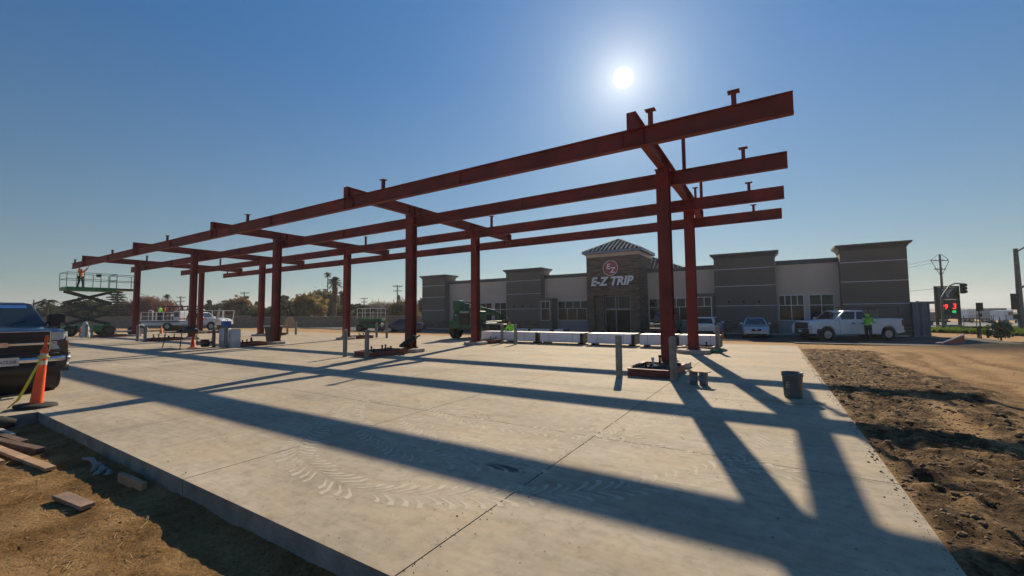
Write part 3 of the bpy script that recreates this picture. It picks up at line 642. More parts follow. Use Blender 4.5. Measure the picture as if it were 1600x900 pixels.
# ------------------------------------------------------------------ shop building
def shader(name, fn, rough=0.8):
    global n, l, geo
    m = bpy.data.materials.new(name); m.use_nodes = True; n = m.node_tree.nodes; l = m.node_tree.links; b = n['Principled BSDF']; b.inputs['Roughness'].default_value = rough; b.inputs['Specular IOR Level'].default_value = .3
    geo = n.new('ShaderNodeNewGeometry'); fn(b); MATS[name] = m; return m
def _stone(b, swap=True, w=.55, h=.11, cA=(.13, .095, .07), cB=(.27, .205, .16), mo=(.04, .035, .03)):
    s = n.new('ShaderNodeSeparateXYZ'); l.new(geo.outputs['Position'], s.inputs[0]); cx = n.new('ShaderNodeCombineXYZ')
    a = n.new('ShaderNodeMath'); a.operation = 'ADD'; l.new(s.outputs[0], a.inputs[0]); l.new(s.outputs[1], a.inputs[1]); l.new(a.outputs[0], cx.inputs[0]); l.new(s.outputs[2], cx.inputs[1])
    br = n.new('ShaderNodeTexBrick'); br.inputs['Scale'].default_value = 1; br.inputs['Brick Width'].default_value = w; br.inputs['Row Height'].default_value = h; br.inputs['Mortar Size'].default_value = .006; br.offset = .37; br.squash = 1.6; br.squash_frequency = 3
    br.inputs['Color1'].default_value = (*cA, 1); br.inputs['Color2'].default_value = (*cB, 1); br.inputs['Mortar'].default_value = (*mo, 1); l.new(cx.outputs[0], br.inputs['Vector'])
    c = mix(.6, br.outputs['Color'], ramp(noise(2.5, 6, .7), [(.3, (.55, .52, .5)), (.7, (1.25, 1.2, 1.15))]), 'MULTIPLY'); l.new(c, b.inputs['Base Color'])
    bp = n.new('ShaderNodeBump'); bp.inputs['Strength'].default_value = .8; bp.inputs['Distance'].default_value = .03; l.new(br.outputs['Color'], bp.inputs['Height']); l.new(bp.outputs[0], b.inputs['Normal'])
stone = shader('ledge_stone', _stone)
stucco = mat('tan_stucco', (.68, .56, .455), .9, 0, .05, .6, .15, 60)
stgrey = mat('charcoal_stucco', (.185, .160, .135), .9, 0, .07, .7, .15, 60)
cornm = mat('cornice_paint', (.115, .12, .125), .7, 0, .08, 1)
lightline = mat('reveal_light_line', (.75, .75, .75), .5, 0, .03, 1)  # white strips paint in the light caught along the block reveals
wglass = mat('shop_glass', (.012, .018, .025), .04, 0, .3, .5, spec=.45)
wframe = mat('window_frame', (.85, .86, .88), .4, .2, .05, 3)
tile = mat('roof_tile', (.10, .08, .07), .75, 0, .3, 3)
bluef = mat('blue_fascia', (.22, .33, .50), .5, 0, .05, 1)
ZG = -.3; YM = 42.5
shop = thing('shop_building', 'single-storey tan and charcoal shop with a stone entrance tower and E-Z TRIP sign', 'shop building', (0, 0, 0))
m = MB(); m.bx(-38, 7.5, YM, 56, ZG, 5.7); m.build('wall', stucco, shop)
for x0, x1 in ((-36.1, -26.62), (-21.95, -15.66), (-10.41, -4.32), (.41, 4.70)):
    m = MB(); m.bx(x0, x1, YM - .1, YM + .3, 5.69, 5.98); m.bx(x0, x1, YM - .04, YM + .2, 5.6, 5.688); m.build('parapet_cap', cornm, shop, bevel=.01)
def block(x0, x1, lights):
    yf = 41.52; m = MB(); m.bx(x0, x1, yf, YM + 1.2, ZG, 6.36); o = m.build('pilaster_block', stgrey, shop)
    m = MB(); rings = []
    for dz, e in ((6.362, .02), (6.44, .05), (6.55, .12), (6.64, .24), (6.66, .27), (6.80, .30), (6.805, .24)):
        rings.append([(x0 - e, yf - e, dz), (x1 + e, yf - e, dz), (x1 + e, YM + 1.2 + e, dz), (x0 - e, YM + 1.2 + e, dz)])
    m.loft(rings); m.build('cornice', cornm, o)
    for z in (2.17, 3.9, 5.42):
        m = MB(); m.bx(x0 - .003, x1 + .003, yf - .012, yf + .006, z - .024, z + .024); m.build('reveal_light_line', lightline, o)
    m = MB(); m.bx(x0 - .04, x1 + .04, yf - .05, yf - .001, ZG, .74); m.bx(x0 - .06, x1 + .06, yf - .08, yf - .001, .742, .80); m.build('wainscot', stone, o)
    for f in lights:
        x = x0 + (x1 - x0) * f; m = MB(); m.lathe([(.03, -.1), (.07, -.08), (.07, .1), (.02, .12)], (x, yf - .16, 2.48), n=12); m.bx(x - .03, x + .03, yf - .12, yf, 2.45, 2.51); m.build('wall_lamp', blackpl, o)
for x0, x1, lt in ((-40.1, -36.1, ()), (-26.6, -21.97, (.25, .5, .75)), (-4.3, .39, (.24, .48, .73)), (4.72, 8.67, ())): block(x0, x1, lt)
def window(x0, x1, z0, z1, y, cols, trans=2.15, low=None, parent=None):
    parent = parent or shop
    o = MB().bx(x0, x1, y - .02, y + .05, z0, z1).build('window', wglass, parent)
    m = MB(); w = .045
    m.bx(x0 - w, x1 + w, y - .05, y - .021, z1, z1 + w); m.bx(x0 - w, x1 + w, y - .05, y - .021, z0 - w, z0)
    for s in (x0, x1): m.bx(s - w / 2, s + w / 2, y - .05, y - .021, z0 + .001, z1 - .001)
    if trans: m.bx(x0 + w / 2 + .001, x1 - w / 2 - .001, y - .048, y - .021, trans - w / 2, trans + w / 2)
    for i in range(1, cols):
        x = x0 + (x1 - x0) * i / cols; m.bx(x - w / 2, x + w / 2, y - .046, y - .021, (trans + w / 2) if trans else z0, z1 - .001)
    nl = low or cols
    for i in range(1, nl):
        x = x0 + (x1 - x0) * i / nl; m.bx(x - w / 2, x + w / 2, y - .0455, y - .021, z0 + .001, (trans - w / 2) if trans else z1)
    m.build('window_frame', wframe, o); return o
sill = mat('sill_panel', (.30, .30, .31), .6, 0, .05, 2)
def sillp(x0, x1, z0=ZG, z1=.84, y=YM): MB().bx(x0, x1, y - .06, y - .001, z0, z1).build('sill_panel', sill, shop)
window(-32.6, -31.4, .9, 2.95, YM, 1); window(-31.1, -29.3, -.2, 2.95, YM, 2); window(-28.9, -27.2, .9, 2.95, YM, 2)
window(-20.3, -15.8, .9, 2.95, YM, 5, low=4); sillp(-20.4, -15.7)
window(-10.3, -6.1, .9, 2.95, YM, 5, low=3); sillp(-10.35, -6.05)
window(.55, 2.30, .9, 2.97, YM, 4, low=2); window(2.68, 4.3, .9, 2.97, YM, 2); sillp(.45, 4.68)
for x0, x1 in ((-21.92, -20.42), (-5.92, -4.36)):
    m = MB(); m.bx(x0, x1, 41.05, YM - .002, ZG, 3.12); m.bx(x0 - .05, x1 + .05, 41.0, YM - .002, 3.121, 3.3); o = m.build('window_bay', stgrey, shop, bevel=.01)
    window(x0 + .22, x1 - .2, .9, 2.95, 41.05, 2, low=1, parent=o)
# stone band below left wall
MB().bx(-36.08, -26.63, YM - .05, YM - .002, ZG, .5).build('wainscot', stone, shop)
# entrance tower
tx0, tx1, ty0, ty1 = -15.64, -10.43, 39.4, 44.2
m = MB(); m.cur = 0
yb = ty0 + .55
# front wall built round the two recesses
m.bx(tx0, -14.95, ty0, yb, ZG, 7.15); m.bx(-14.05, -13.92, ty0, yb, ZG, 3.36); m.bx(-11.3, tx1, ty0, yb, ZG, 7.15); m.bx(-14.95, -11.3, ty0, yb, 3.36, 7.15); m.bx(tx0, tx1, yb, ty1, ZG, 7.149)
tw = m.build('entrance_tower', stone, shop)
MB().bx(tx0 - .03, tx1 + .03, ty0 - .03, ty1, 7.152, 7.5).build('frieze', stucco, tw)
MB().bx(-14.94, -14.06, yb - .03, yb - .003, ZG + .1, 3.355).build('recess_panel', stgrey, tw)
o = MB().bx(-13.9, -11.31, yb - .06, yb - .03, 1.98, 3.3).build('transom_window', wglass, tw)
m = MB(); y0 = yb - .16
for x in (-13.88, -12.84, -11.42): m.bx(x - .05, x + .05, y0, y0 + .1, ZG + .12, 3.32)
m.bx(-13.83, -11.33, y0 + .001, y0 + .099, 1.9, 2.08); m.bx(-13.83, -11.33, y0 + .001, y0 + .099, 3.22, 3.32); m.bx(-12.6, -12.55, y0, y0 + .08, 2.08, 3.22); m.build('door_frame', mat('door_frame_metal', (.30, .31, .33), .45, .4, .08, 3), tw)
MB().bx(-13.82, -12.9, yb - .1, yb - .08, ZG + .12, 1.9).build('door_leaf', wglass, tw)
MB().bx(-12.78, -11.48, yb - .02, yb - .004, ZG + .12, 1.9).build('door_opening', mat('dark_interior', (.012, .011, .010), .9), tw)
# hip roof
ex, ez = .32, 7.5
cx_, cy_ = (tx0 + tx1) / 2, (ty0 + ty1) / 2
m = MB(); A = [(tx0 - ex, ty0 - ex), (tx1 + ex, ty0 - ex), (tx1 + ex, ty1 + ex), (tx0 - ex, ty1 + ex)]
m.add([(x, y, ez + .17) for x, y in A] + [(cx_, cy_, 9.15)], [(0, 1, 4), (1, 2, 4), (2, 3, 4), (3, 0, 4), (3, 2, 1, 0)])
rf = m.build('roof', tile, tw)
m = MB()
P = Vector((cx_, cy_, 9.15))
for q in range(4):
    a = Vector((*A[q], ez + .17)); b_ = Vector((*A[(q + 1) % 4], ez + .17)); K = 14
    for i in range(K):
        f = (i + .5) / K; s0 = a.lerp(b_, f); top = s0.lerp(s0 + (P - (a + b_) / 2), 1 - abs(2 * f - 1) * 1.0)
        if (top - s0).length < .2: continue
        nn = (b_ - a).cross(P - a).normalized(); nn = nn if nn.z > 0 else -nn
        m.tube([s0 + nn * .05, top + nn * .04], .075, 7)
    m.tube([a + Vector((0, 0, .05)), P + Vector((0, 0, .05))], .07, 7)
m.build('tile_ridges', mat('light_roof_tile', (.62, .50, .40), .7, 0, .25, 3), rf)
m = MB(); 
for i in range(4):
    a = Vector((*A[i], ez + .08)); b_ = Vector((*A[(i + 1) % 4], ez + .08)); m.bar(a, b_, .05, .17)
m.build('fascia', bluef, rf)
# lower tiled hip behind the tower
m = MB(); m.add([(-13, 44.9, 6.2), (-7.4, 44.9, 6.2), (-7.4, 50.5, 6.2), (-13, 50.5, 6.2), (-10.9, 46.8, 7.75), (-10.9, 48.6, 7.75)], [(0, 1, 4), (1, 2, 5, 4), (2, 3, 5), (3, 0, 4, 5), (3, 2, 1, 0)])
r2 = m.build('rear_roof', tile, shop); m = MB()
for i in range(14):
    x = -13 + 5.6 * (i + .5) / 14; f = min((x + 13) / 2.1, (-7.4 - x) / 3.5, 1); m.tube([(x, 44.88, 6.25), (x, 44.88 + 1.9 * f, 6.25 + 1.55 * f)], .06, 6)
m.build('tile_ridges', MATS['light_roof_tile'], r2)
# sign
sg = thing('shop_sign', 'E-Z TRIP channel letters under a round red EZ badge on the stone tower', 'shop sign', (-13.14, ty0, 0)); Mx = Matrix.Rotation(R(90), 4, 'X')
lw = mat('letter_face', (.9, .9, .9), .5, 0, .03, 4); lb = mat('letter_return', (.02, .02, .025), .5)
text('letters', 'E-Z TRIP', 1.14, lw, sg, Matrix.Translation((.02, -.16, 4.33)) @ Mx, .012, .25, .05, sx=.97)
text('letter_backing', 'E-Z TRIP', 1.14, lb, sg, Matrix.Translation((.035, -.09, 4.31)) @ Mx, .06, .25, .075, sx=.97)
m = MB(); m.lathe([(.72, -.16), (.74, -.15), (.74, -.02), (.02, -.02)], (0, 0, 5.98), 'Y', 40, False); bd = m.build('badge', mat('badge_red', (.42, .10, .10), .5, 0, .1, 3), sg)
m = MB(); m.lathe([(.735, -.165), (.75, -.16), (.75, -.10), (.70, -.10), (.70, -.165), (.735, -.165)], (0, 0, 5.98), 'Y', 40, False, False); m.build('badge_rim', lw, bd)
text('badge_letter', 'E', .74, lw, bd, Matrix.Translation((-.22, -.175, 5.90)) @ Mx, .012, .15, .02)
text('badge_letter', 'Z', .74, lw, bd, Matrix.Translation((.20, -.177, 5.52)) @ Mx, .012, .15, .02)
# trash enclosure / container
cg = mat('container_steel', (.20, .215, .24), .5, .2, .1, 2)
t = thing('metal_enclosure', 'tall narrow grey metal enclosure standing at the right end of the shop', 'enclosure', (8.75, 41.3, ZG))
m = MB(); K = 12; pr = []
w_, d_ = .84, 1.6
front = []
for i in range(K + 1): front.append((w_ * i / K, 0.0 if (i // 2) % 2 else .04))
m.prism(front + [(w_, d_), (0, d_)], .1, 2.45); m.build('body', cg, t)
m = MB(); m.bx(-.03, w_ + .03, -.03, d_, 2.452, 2.56); m.bx(-.03, w_ + .03, -.03, d_, 0, .098); m.bx(-.04, .03, -.05, .02, .1, 2.45); m.bx(w_ - .03, w_ + .04, -.05, .02, .1, 2.45); m.build('frame', cg, t, bevel=.01)
m = MB(); 
for x in (.40, .46): m.cyl((x, -.04, .15), (x, -.04, 2.4), .015, n=6)
m.build('lock_bar', galv, t)

# ------------------------------------------------------------------ wheels and vehicles
def wheel(parent, x, y, r, w, rimm=alu, side=1, lugs=False, rim_r=.62):
    m = MB(); h = w / 2
    m.lathe([(r * rim_r * .96, -h * .8), (r * rim_r, -h), (r * .92, -h), (r * .985, -h * .8), (r, -h * .5), (r, h * .5), (r * .985, h * .8), (r * .92, h), (r * rim_r, h), (r * rim_r * .96, h * .8)], (0, 0, 0), 'Y', 32)
    if lugs:
        for i in range(40):
            a = 2 * PI * i / 40; s = 1 if i % 2 else -1
            m.box((r * 1.0 * math.cos(a), s * h * .5, r * 1.0 * math.sin(a)), (lugs, h * .95, lugs * .6), (0, -a + PI / 2, 0))
    o = m.build('wheel', blackrub, parent, loc=(x, y, r))
    m = MB(); rr = r * rim_r; ys = side * h * .62
    m.lathe([(rr * .99, ys + side * .05), (rr * .9, ys + side * .05), (rr * .84, ys), (rr * .3, ys + side * .02), (rr * .25, ys + side * .05), (.01, ys + side * .05)], (0, 0, 0), 'Y', 24)
    for i in range(6):
        a = 2 * PI * i / 6; m.bar((rr * .2 * math.cos(a), ys + side * .04, rr * .2 * math.sin(a)), (rr * .88 * math.cos(a), ys + side * .035, rr * .88 * math.sin(a)), rr * .2, .03)
    m.build('rim', rimm, o); return o
def panel(Q, u0, u1, v0, v1, off=.006, th_=.006, outward=None):
    A_, B_, C_, D_ = [Vector(q) for q in Q]
    def pt(u, v): return A_.lerp(B_, u).lerp(D_.lerp(C_, u), v)
    nn = (B_ - A_).cross(D_ - A_).normalized()
    if outward is not None and nn.dot(Vector(outward)) < 0: nn = -nn
    q4 = [pt(u0, v0), pt(u1, v0), pt(u1, v1), pt(u0, v1)]
    m = MB(); m.add([p + nn * off for p in q4] + [p + nn * (off - th_ - .01) for p in q4], [(0, 1, 2, 3), (4, 5, 6, 7), (0, 1, 5, 4), (1, 2, 6, 5), (2, 3, 7, 6), (3, 0, 4, 7)]); return m
def vehicle(name, label, cat, loc, rz, paint, L_, W_, wb, xf, r, top, cab, sides, clear=.28, bed=None, group=None, nose=.12, tail=.10, wt_=.24, rimm=alu, lowblack=None, sect=64):
    t = thing(name, label, cat, loc, rz, group); hl = L_ / 2
    xs = sorted(set(list(np.linspace(-hl, hl, sect)) + ([bed[0] - .02, bed[0], bed[1], bed[1] + .02] if bed else [])))
    tx = [p[0] for p in top]; tz = [p[1] for p in top]; rings = []
    for x in xs:
        zt = float(np.interp(x, tx, tz)); s0 = hl - x; s1 = x + hl
        hw = W_ / 2 * (1 - nose * math.exp(-max(s0, 0) / .28) - tail * math.exp(-max(s1, 0) / .22)); zb = clear + .10 * math.exp(-s0 / .3) + .12 * math.exp(-s1 / .3)
        for ax in (xf, xf - wb):
            ra = r + .09; d = abs(x - ax)
            if d < ra: zb = max(zb, r + math.sqrt(ra * ra - d * d))
        zb = min(zb, zt - .12); inb = bed and bed[0] <= x <= bed[1]; zin = bed[2] if inb else zt + .015; k6 = .93 if bed and x < bed[1] + .01 else .86
        hp = [(0, zb), (hw * .9, zb), (hw * .985, zb + min(.05, (zt - zb) * .3)), (hw, zb + .5 * (zt - zb)), (hw * .98, zt - min(.10, (zt - zb) * .4)), (hw * (.95 if k6 < .9 else .97), zt - .02), (hw * k6, zt), (hw * (k6 - .03), zin), (0, zin + (0 if inb else .02))]
        rings.append([(x, y, z) for y, z in hp] + [(x, -y, z) for y, z in hp[::-1][1:-1]])
    m = MB(); m.loft(rings, True, True, True); body = m.build('body', paint, t)
    es = body.modifiers.new('edge', 'EDGE_SPLIT'); es.split_angle = R(32)
    m = MB()
    for ax in (xf, xf - wb): m.cyl((ax, -W_ / 2 + .10, r), (ax, W_ / 2 - .10, r), r + .085, n=24)
    m.bx(-hl + .5, hl - .5, -W_ * .4, W_ * .4, clear + .0, clear + .12); m.build('underbody', blackpl, t)
    for ax in (xf, xf - wb):
        for s in (-1, 1): wheel(t, ax, s * (W_ / 2 - wt_ / 2 - .02), r, wt_, rimm, s)
    xbf, xtf, xtr, xbr, zb, zt, w0, w1 = cab
    m = MB(); rg = []
    for v in np.linspace(0, 1, 5):
        bl = v - .06 * math.sin(v * PI); f = lambda a, b2: a + (b2 - a) * v; ww = (w0 + (w1 - w0) * bl) / 2; rg.append([(f(xbf, xtf), -ww, zb + (zt - zb) * v), (f(xbf, xtf), ww, zb + (zt - zb) * v), (f(xbr, xtr), ww, zb + (zt - zb) * v), (f(xbr, xtr), -ww, zb + (zt - zb) * v)])
    rg.append([(xtf - .12, -w1 / 2 + .12, zt + .035), (xtf - .12, w1 / 2 - .12, zt + .035), (xtr + .12, w1 / 2 - .12, zt + .035), (xtr + .12, -w1 / 2 + .12, zt + .035)])
    m.loft(rg); cb = m.build('cabin', paint, t, bevel=.035, seg=3)
    for s in (-1, 1):
        Q = [(xbr, s * w0 / 2, zb), (xbf, s * w0 / 2, zb), (xtf, s * w1 / 2, zt), (xtr, s * w1 / 2, zt)]
        for (u0, u1) in sides: panel(Q, u0, u1, .06, .88, .012, outward=(0, s, 0)).build('side_window', glass, t)
    panel([(xbf, w0 / 2, zb), (xbf, -w0 / 2, zb), (xtf, -w1 / 2, zt), (xtf, w1 / 2, zt)], .06, .94, .05, .93, .012, outward=(1, 0, .3)).build('windscreen', glass, t)
    panel([(xbr, w0 / 2, zb), (xbr, -w0 / 2, zb), (xtr, -w1 / 2, zt), (xtr, w1 / 2, zt)], .1, .9, .1, .85, .012, outward=(-1, 0, .3)).build('rear_window', glass, t)
    for s in (-1, 1):
        m = MB(); m.box((xbf - .18, s * (w0 / 2 + .13), zb + .10), (.10, .20, .14)); m.bar((xbf - .2, s * w0 / 2 * .98, zb + .04), (xbf - .18, s * (w0 / 2 + .08), zb + .06), .05, .03); m.build('side_mirror', paint if paint in (whitep, silverp, bluep) else blackpl, t, bevel=.02)
    return t
def lamps(t, x, y, z, dx, dy, dz, name='headlight', m_=lampgl):
    for s in (-1, 1): m = MB(); m.box((x, s * y, z), (dx, dy, dz)); m.build(name, m_, t, bevel=.015)
def doors(t, xs, y, z0, z1, m_=blackpl):
    for s in (-1, 1):
        m = MB()
        for x in xs: m.bx(x - .006, x + .006, s * y - .006, s * y + .006, z0, z1)
        m.build('door_seam', m_, t)
def plate(t, x, z, s=1, body=None):
    m = MB(); m.box((x, 0, z), (.012, .32, .16)); p = m.build('licence_plate', mat('plate_white', (.62, .62, .6), .5), t, bevel=.004)
    if body:
        text('plate_number', body, .10, mat('plate_ink', (.03, .04, .12), .6), p, Matrix.Translation((x + s * .008, 0, z - .04)) @ Matrix.Rotation(R(90) * s, 4, 'Z') @ Matrix.Rotation(R(90), 4, 'X'), .001, sx=.8)

# near dark pickup
T = vehicle('pickup_truck', 'dark slate blue pickup truck with chrome grille bar, front at the left edge', 'pickup truck', (-16.3, 1.80, 0.0), 0, darkp, 5.8, 1.98, 3.65, 1.95, .405,
            [(-2.9, 1.30), (-1.1, 1.34), (-1.05, 1.40), (1.25, 1.44), (2.2, 1.42), (2.62, 1.385), (2.82, 1.30), (2.9, 1.18)], (1.35, .45, -.9, -1.12, 1.40, 2.0, 1.80, 1.50), [(.04, .40), (.44, .92)], clear=.46, bed=(-2.85, -1.15, .85), nose=.05, tail=.04, wt_=.28)
X = 2.9
m = MB(); m.bx(X - .10, X + .012, -.63, .63, .93, 1.36); m.build('grille', blackpl, T, bevel=.02)
m = MB()
for z in (1.0, 1.04, 1.17, 1.21, 1.25): m.bx(X + .012, X + .02, -.6, .6, z - .006, z + .006)
m.build('grille_bars', blackmet, T)
m = MB(); m.bx(X + .01, X + .05, -.64, .64, 1.075, 1.125); m.bx(X + .01, X + .04, -.66, .66, 1.355, 1.372); m.bx(X + .01, X + .03, .64, .655, .93, 1.354); m.bx(X + .01, X + .03, -.655, -.64, .93, 1.354); m.build('chrome_trim', chrome, T, bevel=.008)
m = MB(); m.prism([(-.16, 1.075), (-.06, 1.075), (-.05, 1.05), (.05, 1.05), (.06, 1.075), (.16, 1.075), (.15, 1.125), (.06, 1.125), (.05, 1.15), (-.05, 1.15), (-.06, 1.125), (-.15, 1.125)], X + .05, X + .07, 'X'); m.build('badge', chrome, T, bevel=.004)
for s in (-1, 1):
    for z0, z1 in ((1.165, 1.345), (.965, 1.145)):
        m = MB(); m.loft([[(X - .02, s * .665, z0), (X + .02, s * .665, z0), (X + .02, s * .665, z1), (X - .02, s * .665, z1)], [(X - .06, s * .86, z0), (X - .005, s * .86, z0), (X - .02, s * .86, z1), (X - .06, s * .86, z1)], [(X - .3, s * .945, z0), (X - .12, s * .945, z0), (X - .15, s * .945, z1), (X - .3, s * .945, z1)]]); m.build('headlight', lampgl, T, bevel=.01)
    m = MB(); m.bx(X - .30, X - .10, s * .93, s * .965, .97, 1.14); m.build('marker_lamp', amber, T, bevel=.01)
    m = MB(); m.bx(X - .04, X + .024, s * .645, s * .66, .955, 1.35); m.build('lamp_bezel', chrome, T)
def bump(z0, z1, dx, m_, nm):
    m = MB(); rings = []
    for y in np.linspace(-1, 1, 21):
        xx = X + dx - .15 * abs(y) ** 6 - .03 * y * y; rings.append([(xx - .16, y * .99, z0), (xx, y * .99, z0 + .015), (xx, y * .99, z1 - .015), (xx - .16, y * .99, z1)])
    m.loft(rings, True, True); m.build(nm, m_, T)
bump(.83, .915, .10, blackpl, 'bumper_pad'); bump(.70, .828, .115, chrome, 'bumper'); bump(.46, .698, .05, blackpl, 'valance')
m = MB(); m.box((X + .125, .04, .755), (.012, .34, .17)); p = m.build('licence_plate', mat('plate_white', (.62, .62, .6), .5), T, bevel=.004)
text('plate_number', '7X72208', .085, mat('plate_ink', (.03, .04, .12), .6), p, Matrix.Translation((X + .133, .04, .72)) @ Matrix.Rotation(R(90), 4, 'Z') @ Matrix.Rotation(R(90), 4, 'X'), .001, sx=.85)
m = MB(); m.bx(.0, 1.0, 0, 0, 0, 0)
for s in (-1, 1): m = MB(); m.bar((1.3, s * .35 - .3, 1.43), (1.12, s * .35 + .2, 1.58), .015); m.build('wiper', blackpl, T)
m = MB(); m.lathe([(.05, 2.03), (.04, 2.06), (.012, 2.09), (.004, 2.2)], (-.1, -.1, 0), n=8); m.build('roof_antenna', blackpl, T)
panel([(1.35, .90, 1.40), (1.35, -.90, 1.40), (.45, -.75, 2.0), (.45, .75, 2.0)], .08, .92, .80, .92, .016, outward=(1, 0, .3)).build('sun_strip', mat('blue_tint', (.05, .16, .42), .15, 0, .05, 2, spec=.8), T)
doors(T, (1.28, .18, -1.0), .985, .62, 1.36)
for s in (-1, 1): m = MB(); m.bx(.95, 1.25, s * .93, s * 1.20, 1.52, 1.74); m.bar((1.1, s * .88, 1.50), (1.1, s * .98, 1.56), .09, .05); m.build('towing_mirror', blackpl, T, bevel=.035, seg=3)

# white pickup by the shop, driver's door open
hd = Vector((-3.37, -2.15, 0)).normalized(); rz = math.atan2(hd.y, hd.x); nr = Vector((-hd.y, hd.x, 0))  # left side
mid = Vector(((2.96 + 6.33) / 2, (33.9 + 36.05) / 2, 0)) - nr * .87
T = vehicle('pickup_truck', 'white pickup truck with ladder rack parked at an angle on the lot before the shop', 'pickup truck', (mid.x, mid.y, gz(mid.x, mid.y) + .025), rz, whitep, 6.0, 2.03, 3.98, 1.99, .41,
            [(-3.0, 1.38), (-.62, 1.42), (-.60, 1.34), (1.3, 1.36), (2.5, 1.27), (2.85, 1.20), (3.0, 1.02)], (1.45, .72, -.55, -.72, 1.34, 1.93, 1.88, 1.56), [(.03, .36), (.42, .93)], clear=.36, bed=(-2.95, -.70, .85), nose=.06, tail=.03, wt_=.27)
m = MB(); m.bx(2.85, 3.02, -.62, .62, .78, 1.18); m.build('grille', blackpl, T, bevel=.02)
m = MB()
for z in (.88, .98, 1.08): m.bx(3.022, 3.035, -.6, .6, z - .02, z + .02)
m.build('grille_bars', blackmet, T)
for s in (-1, 1): m = MB(); m.loft([[(2.98, s * .63, .86), (3.01, s * .63, .86), (3.01, s * .63, 1.14), (2.98, s * .63, 1.14)], [(2.6, s * .95, .92), (2.8, s * .955, .92), (2.78, s * .955, 1.12), (2.6, s * .95, 1.12)]]); m.build('headlight', lampgl, T)
m = MB(); rings = []
for y in np.linspace(-1, 1, 17):
    xx = 3.10 - .42 * abs(y) ** 4; rings.append([(xx - .3, y * 1.0, .42), (xx, y * 1.0, .46), (xx, y * 1.0, .76), (xx - .3, y * 1.0, .78)])
m.loft(rings, True, True); m.build('bumper', blackpl, T)
m = MB(); m.box((3.11, 0, .62), (.012, .32, .15)); m.build('licence_plate', MATS['plate_white'], T)
lamps(T, -2.95, .96, 1.12, .12, .1, .38, 'tail_light', redlens)
m = MB(); m.bx(-3.15, -3.0, -.9, .9, .5, .68); m.build('rear_bumper', alu, T, bevel=.02)
doors(T, (1.2, -.62), 1.012, .5, 1.32)
m = MB(); m.bx(-.45, -.2, 1.005, 1.03, 1.08, 1.15); m.bx(.2, .42, 1.005, 1.03, 1.08, 1.15); m.build('door_handle', blackpl, T, bevel=.01)
m = MB(); m.bx(-2.85, -.75, -.70, -.64, .88, 1.98); m.bx(-2.6, -1.0, -.62, .5, .88, 1.30); m.build('panel_load', mat('weathered_panel', (.24, .19, .15), .8, 0, .25, 1.5), T)
m = MB()
for s in (-1, 1):
    m.bar((-2.8, s * .9, 1.38), (-2.8, s * .85, 2.12), .04); m.bar((-.85, s * .9, 1.42), (-.85, s * .85, 2.12), .04); m.bar((-2.9, s * .85, 2.13), (1.6, s * .78, 2.14), .045)
for x in (-2.8, -.85, .9): m.bar((x, -.85, 2.13), (x, .85, 2.13), .04)
m.build('ladder_rack', greysteel, T)

def suv_extras(t, hl, z, w): pass
# silver sedan
zc = gz(-1.1, 36) + .022
T = vehicle('sedan_car', 'silver sedan facing the slab, parked before the charcoal wall', 'sedan', (-1.15, 37.0, zc), R(-86), silverp, 4.6, 1.76, 2.7, 1.38, .31,
            [(-2.3, .88), (-2.1, .98), (-1.3, 1.0), (1.0, .97), (1.9, .80), (2.2, .68), (2.3, .56)], (1.15, .35, -.85, -1.5, .96, 1.43, 1.56, 1.18), [(.08, .46), (.50, .88)], clear=.2, nose=.14, tail=.12, wt_=.2)
m = MB(); m.box((2.26, 0, .60), (.1, .62, .18)); m.build('grille', blackpl, T, bevel=.03)
for s in (-1, 1): m = MB(); m.loft([[(2.12, s * .42, .60), (2.27, s * .42, .60), (2.23, s * .42, .72), (2.12, s * .42, .72)], [(1.75, s * .80, .68), (1.98, s * .80, .68), (1.92, s * .80, .80), (1.75, s * .80, .79)]]); m.build('headlight', lampgl, T)
m = MB(); m.box((2.28, 0, .30), (.06, 1.3, .10)); m.build('lower_intake', blackpl, T, bevel=.02); m = MB(); m.box((2.33, 0, .62), (.02, .12, .07)); m.build('badge', chrome, T, bevel=.01)
m = MB(); m.box((2.32, 0, .45), (.01, .32, .1)); m.build('licence_plate', MATS['plate_white'], T)
# white hatchback seen from behind
T = vehicle('hatchback_car', 'white hatchback seen from behind, nosed in to the shop window', 'hatchback', (-4.45, 37.9, gz(-4.4, 37) + .022), R(87), whitep, 4.2, 1.76, 2.55, 1.3, .31,
            [(-2.1, .9), (-2.0, 1.0), (1.0, .98), (1.75, .82), (2.1, .6)], (1.15, .3, -1.62, -1.98, .98, 1.50, 1.58, 1.22), [(.14, .44), (.47, .74), (.77, .93)], clear=.24, nose=.12, tail=.06, wt_=.2)
m = MB(); m.box((-2.11, 0, .38), (.06, 1.35, .16)); m.build('rear_diffuser', blackpl, T, bevel=.03)
lamps(T, -2.0, .80, 1.0, .16, .12, .30, 'tail_light', redlens)
m = MB(); m.box((-2.13, 0, .80), (.02, .14, .06)); m.build('badge', chrome, T, bevel=.01)
m = MB(); m.box((-2.11, 0, .66), (.012, .32, .13)); m.build('licence_plate', MATS['plate_white'], T)
